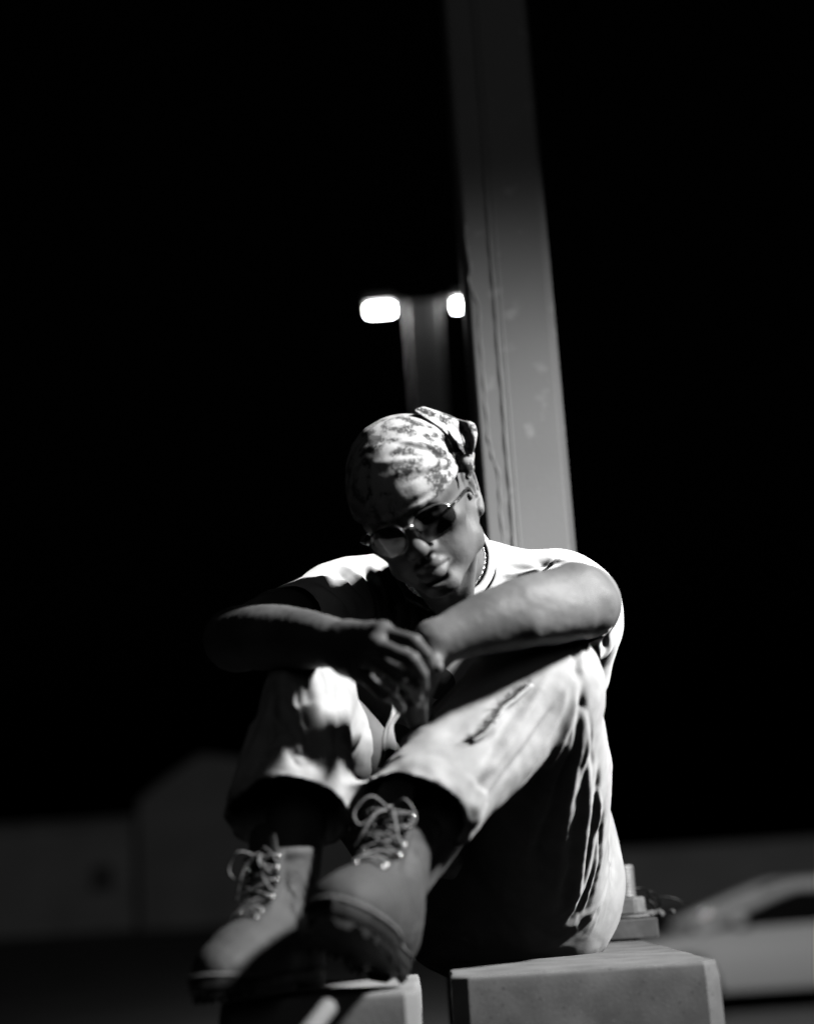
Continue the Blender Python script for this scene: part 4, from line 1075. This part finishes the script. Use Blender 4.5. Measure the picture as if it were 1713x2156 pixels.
# ---- boots
def G(u, d):
    lo, hi = 1500, 2600
    for _ in range(40):
        m_ = (lo+hi)/2
        if P(u, m_, d).z > ZT+.004: lo = m_
        else: hi = m_
    return P(u, lo, d)
def boot(heel, toe, up_hint, label):
    by = (toe-heel).normalized(); S = (toe-heel).length/.305
    bz = (up_hint-by*by.dot(up_hint)).normalized(); bx = by.cross(bz)
    R = [list(bx), list(by), list(bz)]
    def B(x, y, z): return heel+(bx*x+by*y+bz*z)*S
    root = empty('boot', heel, None); root.parent = PERSON; root.location = heel-PERSON.location
    if label: root['label'] = label
    v_ = Vol([B(-.06, -.02, 0), B(.06, -.02, 0), B(-.06, .31, 0), B(.06, .31, 0), B(-.06, -.02, .24), B(.06, -.02, .24), B(0, .2, .24)], .03, .0022)
    e = lambda c, r, k=.02, op='add': v_.ell(B(*c), np.array(r)*S, R, k, op)
    c_ = lambda a, b, ra, rb, k=.02, fl=None, op='add': v_.cone(B(*a), B(*b), ra*S, rb*S, k, fl, op)
    e((0, .236, .040), (.046, .054, .041), 0); e((.002, .185, .044), (.052, .075, .044)); e((0, .045, .058), (.037, .046, .062))
    c_((0, .06, .055), (0, .15, .050), .043, .046, .03)
    c_((0, .195, .060), (0, .105, .098), .036, .042, .03)
    c_((0, .080, .085), (0, .055, .190), .045, .052, .03)
    v_.half(B(0, .05, .197), list(bz-by*.10), .005)
    v_.half(B(0, .1, .026), list(-bz), .002)
    # padded collar and hollow shaft
    cc = B(0, .055, .192); rg = [cc+bx*math.cos(t)*.046*S+by*math.sin(t)*.050*S+bz*(-.10*-math.sin(t))*0.03 for t in np.linspace(0, 2*math.pi, 25)]
    v_.path(rg, [.0085*S]*25, .006)
    c_((0, .058, .120), (0, .055, .235), .036, .043, .006, None, 'sub')
    # flap edges of the lacing, toe seam
    for sx in (1, -1):
        v_.path([B(sx*.020, .172, .092), B(sx*.022, .140, .118), B(sx*.024, .118, .150), B(sx*.026, .106, .19)], [.006*S]*4, .006)
    V, Q = v_.mesh(2); N = normals(V, Q)
    for L, w, a in [([B(-.055, .165, .03), B(-.045, .180, .07), B(0, .186, .098), B(.045, .180, .07), B(.055, .165, .03)], .0028*S, -.0035),
                    ([B(-.05, .17, .05), B(-.03, .197, .085), B(0, .202, .092), B(.03, .197, .085), B(.05, .17, .05)], .006*S, .0035),
                    ([B(-.05, .10, .03), B(-.05, .09, .08), B(-.03, .13, .115)], .0025*S, -.003), ([B(.05, .10, .03), B(.05, .09, .08), B(.03, .13, .115)], .0025*S, -.003),
                    ([B(-.04, .215, .06), B(0, .228, .078), B(.04, .215, .06)], .007*S, -.0035),
                    ([B(-.045, .150, .06), B(-.025, .172, .088), B(.005, .180, .094), B(.035, .165, .08)], .0035*S, -.004), ([B(-.04, .205, .055), B(-.01, .212, .084), B(.03, .206, .07)], .003*S, -.0028),
                    ([B(.044, .06, .10), B(.046, .085, .12), B(.035, .10, .15)], .004*S, -.003), ([B(-.044, .06, .10), B(-.046, .085, .12), B(-.035, .10, .15)], .004*S, -.003)]:
        V = crease(V, N, smooth_path(L, 4), w, a*S)
    V = V+N*(.0012*vnoise(V*35, 31)+.0007*vnoise(V*75, 32))[:, None]
    up = link('upper', np_mesh('upper', V, Q), M_leather, root, True)
    bb = bvh_of(V, Q)
    # sole: lofted outline with lugs
    ow = [(0, .0), (.006, .020), (.02, .032), (.05, .037), (.09, .036), (.13, .038), (.17, .047), (.21, .051), (.245, .048), (.275, .036), (.292, .018), (.300, .0)]
    ys = np.linspace(0, .300, 90); wd = np.interp(ys, [q[0] for q in ow], [q[1] for q in ow])
    out = [(w, y) for y, w in zip(ys, wd)]+[(-w, y) for y, w in list(zip(ys, wd))[-2:0:-1]]
    bm = bmesh.new(); rings = []
    for z, g in ((.0092, -.012), (.0090, -.010), (.0001, 0), (.010, .0), (.014, .003), (.024, .003), (.029, .001)):
        ring = []
        for i, (x, y) in enumerate(out):
            zz_ = z
            spring = .010*max(0, (y-.22)/.08)**2
            if z < .005: zz_ = z+(.0075 if (i//3) % 2 else 0) + (.008 if .085 < y < .12 else 0)
            nrm = Vector((x, (y-.15)*.35, 0)); nrm = nrm.normalized() if nrm.length > 0 else nrm
            ring.append(bm.verts.new(B(x+nrm.x*g, y+nrm.y*g, zz_+spring)))
        rings.append(ring)
    m_ = len(out)
    for A, C in zip(rings, rings[1:]):
        for k in range(m_): bm.faces.new((A[k], A[(k+1) % m_], C[(k+1) % m_], C[k]))
    bm.faces.new(rings[0]); bm.faces.new(rings[-1])
    sole = bm_obj('sole', bm, M_rubber, root)
    bm = bmesh.new(); w_ = [B(x*1.05, .15+(y-.15)*1.015, .030+.010*max(0, (y-.22)/.08)**2) for x, y in out[::2]]
    tube(bm, w_, .0026*S, 6, closed=True); bm_obj('welt', bm, M_lace, root, True)
    # tongue
    tv = Vol([B(0, .11, .13), B(0, .10, .235)], .04, .002)
    tv.path([B(0, .135, .120), B(0, .108, .175), B(0, .104, .222)], [.026*S, .030*S, .024*S], 0, (list((by*.95+bz*.3).normalized()), .20))
    V2, Q2 = tv.mesh(2); link('tongue', np_mesh('tongue', V2, Q2), M_leather, root, True)
    # eyelets
    def surf(x, y, z):
        p = B(x, y, z); q = bb.find_nearest(p+ (by*.6+bz*.8)*.03*S); return q[0], q[1]
    rows = [(.166, .093), (.150, .106), (.136, .121), (.126, .138), (.119, .156), (.113, .175)]
    pos = {}
    for sx in (1, -1):
        for k, (y, z) in enumerate(rows):
            p, n_ = surf(sx*(.021+.0007*k), y, z); p = p+n_*.001
            pos[(sx, k)] = (p, n_)
            a, b_ = frame_axes(n_, by); bm = bmesh.new()
            tube(bm, [p+a*math.cos(t)*.0042*S+b_*math.sin(t)*.0042*S for t in np.linspace(0, 2*math.pi, 15)[:-1]], .0017*S, 6, closed=True)
            bm_obj('eyelet', bm, M_brass, root, True)
    # laces
    bm = bmesh.new(); LR = .0017*S
    for k in range(5):
        for sx in (1, -1):
            a, na = pos[(sx, k)]; b_, nb = pos[(-sx, k+1)]
            mid = (a+b_)/2+(na+nb).normalized()*(.007+.002*sx)*S
            tube(bm, smooth_path([a-na*.002, a+na*.003, mid, b_+nb*.003, b_-nb*.002], 4), LR, 7)
    a, na = pos[(1, 0)]; b_, nb = pos[(-1, 0)]; tube(bm, smooth_path([a, (a+b_)/2+(na+nb).normalized()*.006*S, b_], 5), LR, 7)
    kp = (pos[(1, 5)][0]+pos[(-1, 5)][0])/2+(by*.9+bz*.2)*.010*S
    for sx in (1, -1):
        a, na = pos[(sx, 5)]; tube(bm, smooth_path([a, a+na*.004, kp], 4), LR, 7)
        L1 = [kp, kp+(bx*sx*.022+by*.018+bz*.010)*S, kp+(bx*sx*.040+by*.020-bz*.012)*S, kp+(bx*sx*.030+by*.018-bz*.028)*S, kp+(bx*sx*.010+by*.012-bz*.008)*S, kp]
        tube(bm, smooth_path(L1, 6), LR, 7)
        L2 = [kp, kp+(bx*sx*.012+by*.020-bz*.012)*S, kp+(bx*sx*.022+by*.026-bz*.038)*S, kp+(bx*sx*.034+by*.020-bz*.058)*S]
        tube(bm, smooth_path(L2, 6), LR, 7)
    bmesh.ops.create_icosphere(bm, subdivisions=2, radius=.0065*S, matrix=Matrix.Translation(kp))
    bm_obj('lace', bm, M_lace, root, True)
    return root
TL = G(428, 1.715); HL = G(660, 1.94)
boot(HL, TL, (P(604, 1760, 1.97)-P(650, 2050, 1.94)), 'boot resting flat with its toe towards the left')
HR_ = G(812, 1.92); TR = P(690, 1962, 1.665)
boot(HR_, TR, (P(862, 1750, 1.98)-P(826, 2060, 1.93)), 'boot pointing straight out, its dark toe in shadow')

# made-up bar for an unidentified pale strip at the bottom, below the boots
bm = bmesh.new(); tube(bm, smooth_path([P(690, 2122, 1.66), P(686, 2127, 1.655), P(640, 2186, 1.61), P(560, 2290, 1.54)], 6), [.006]+[.010]*18, 14)
br = bm_obj('pale_bar', bm, M_concs, None, True); tag(br, 'unidentified pale strip, built as a round bar end standing out below the boots at the bottom edge', 'bar')
# small fallen things: none
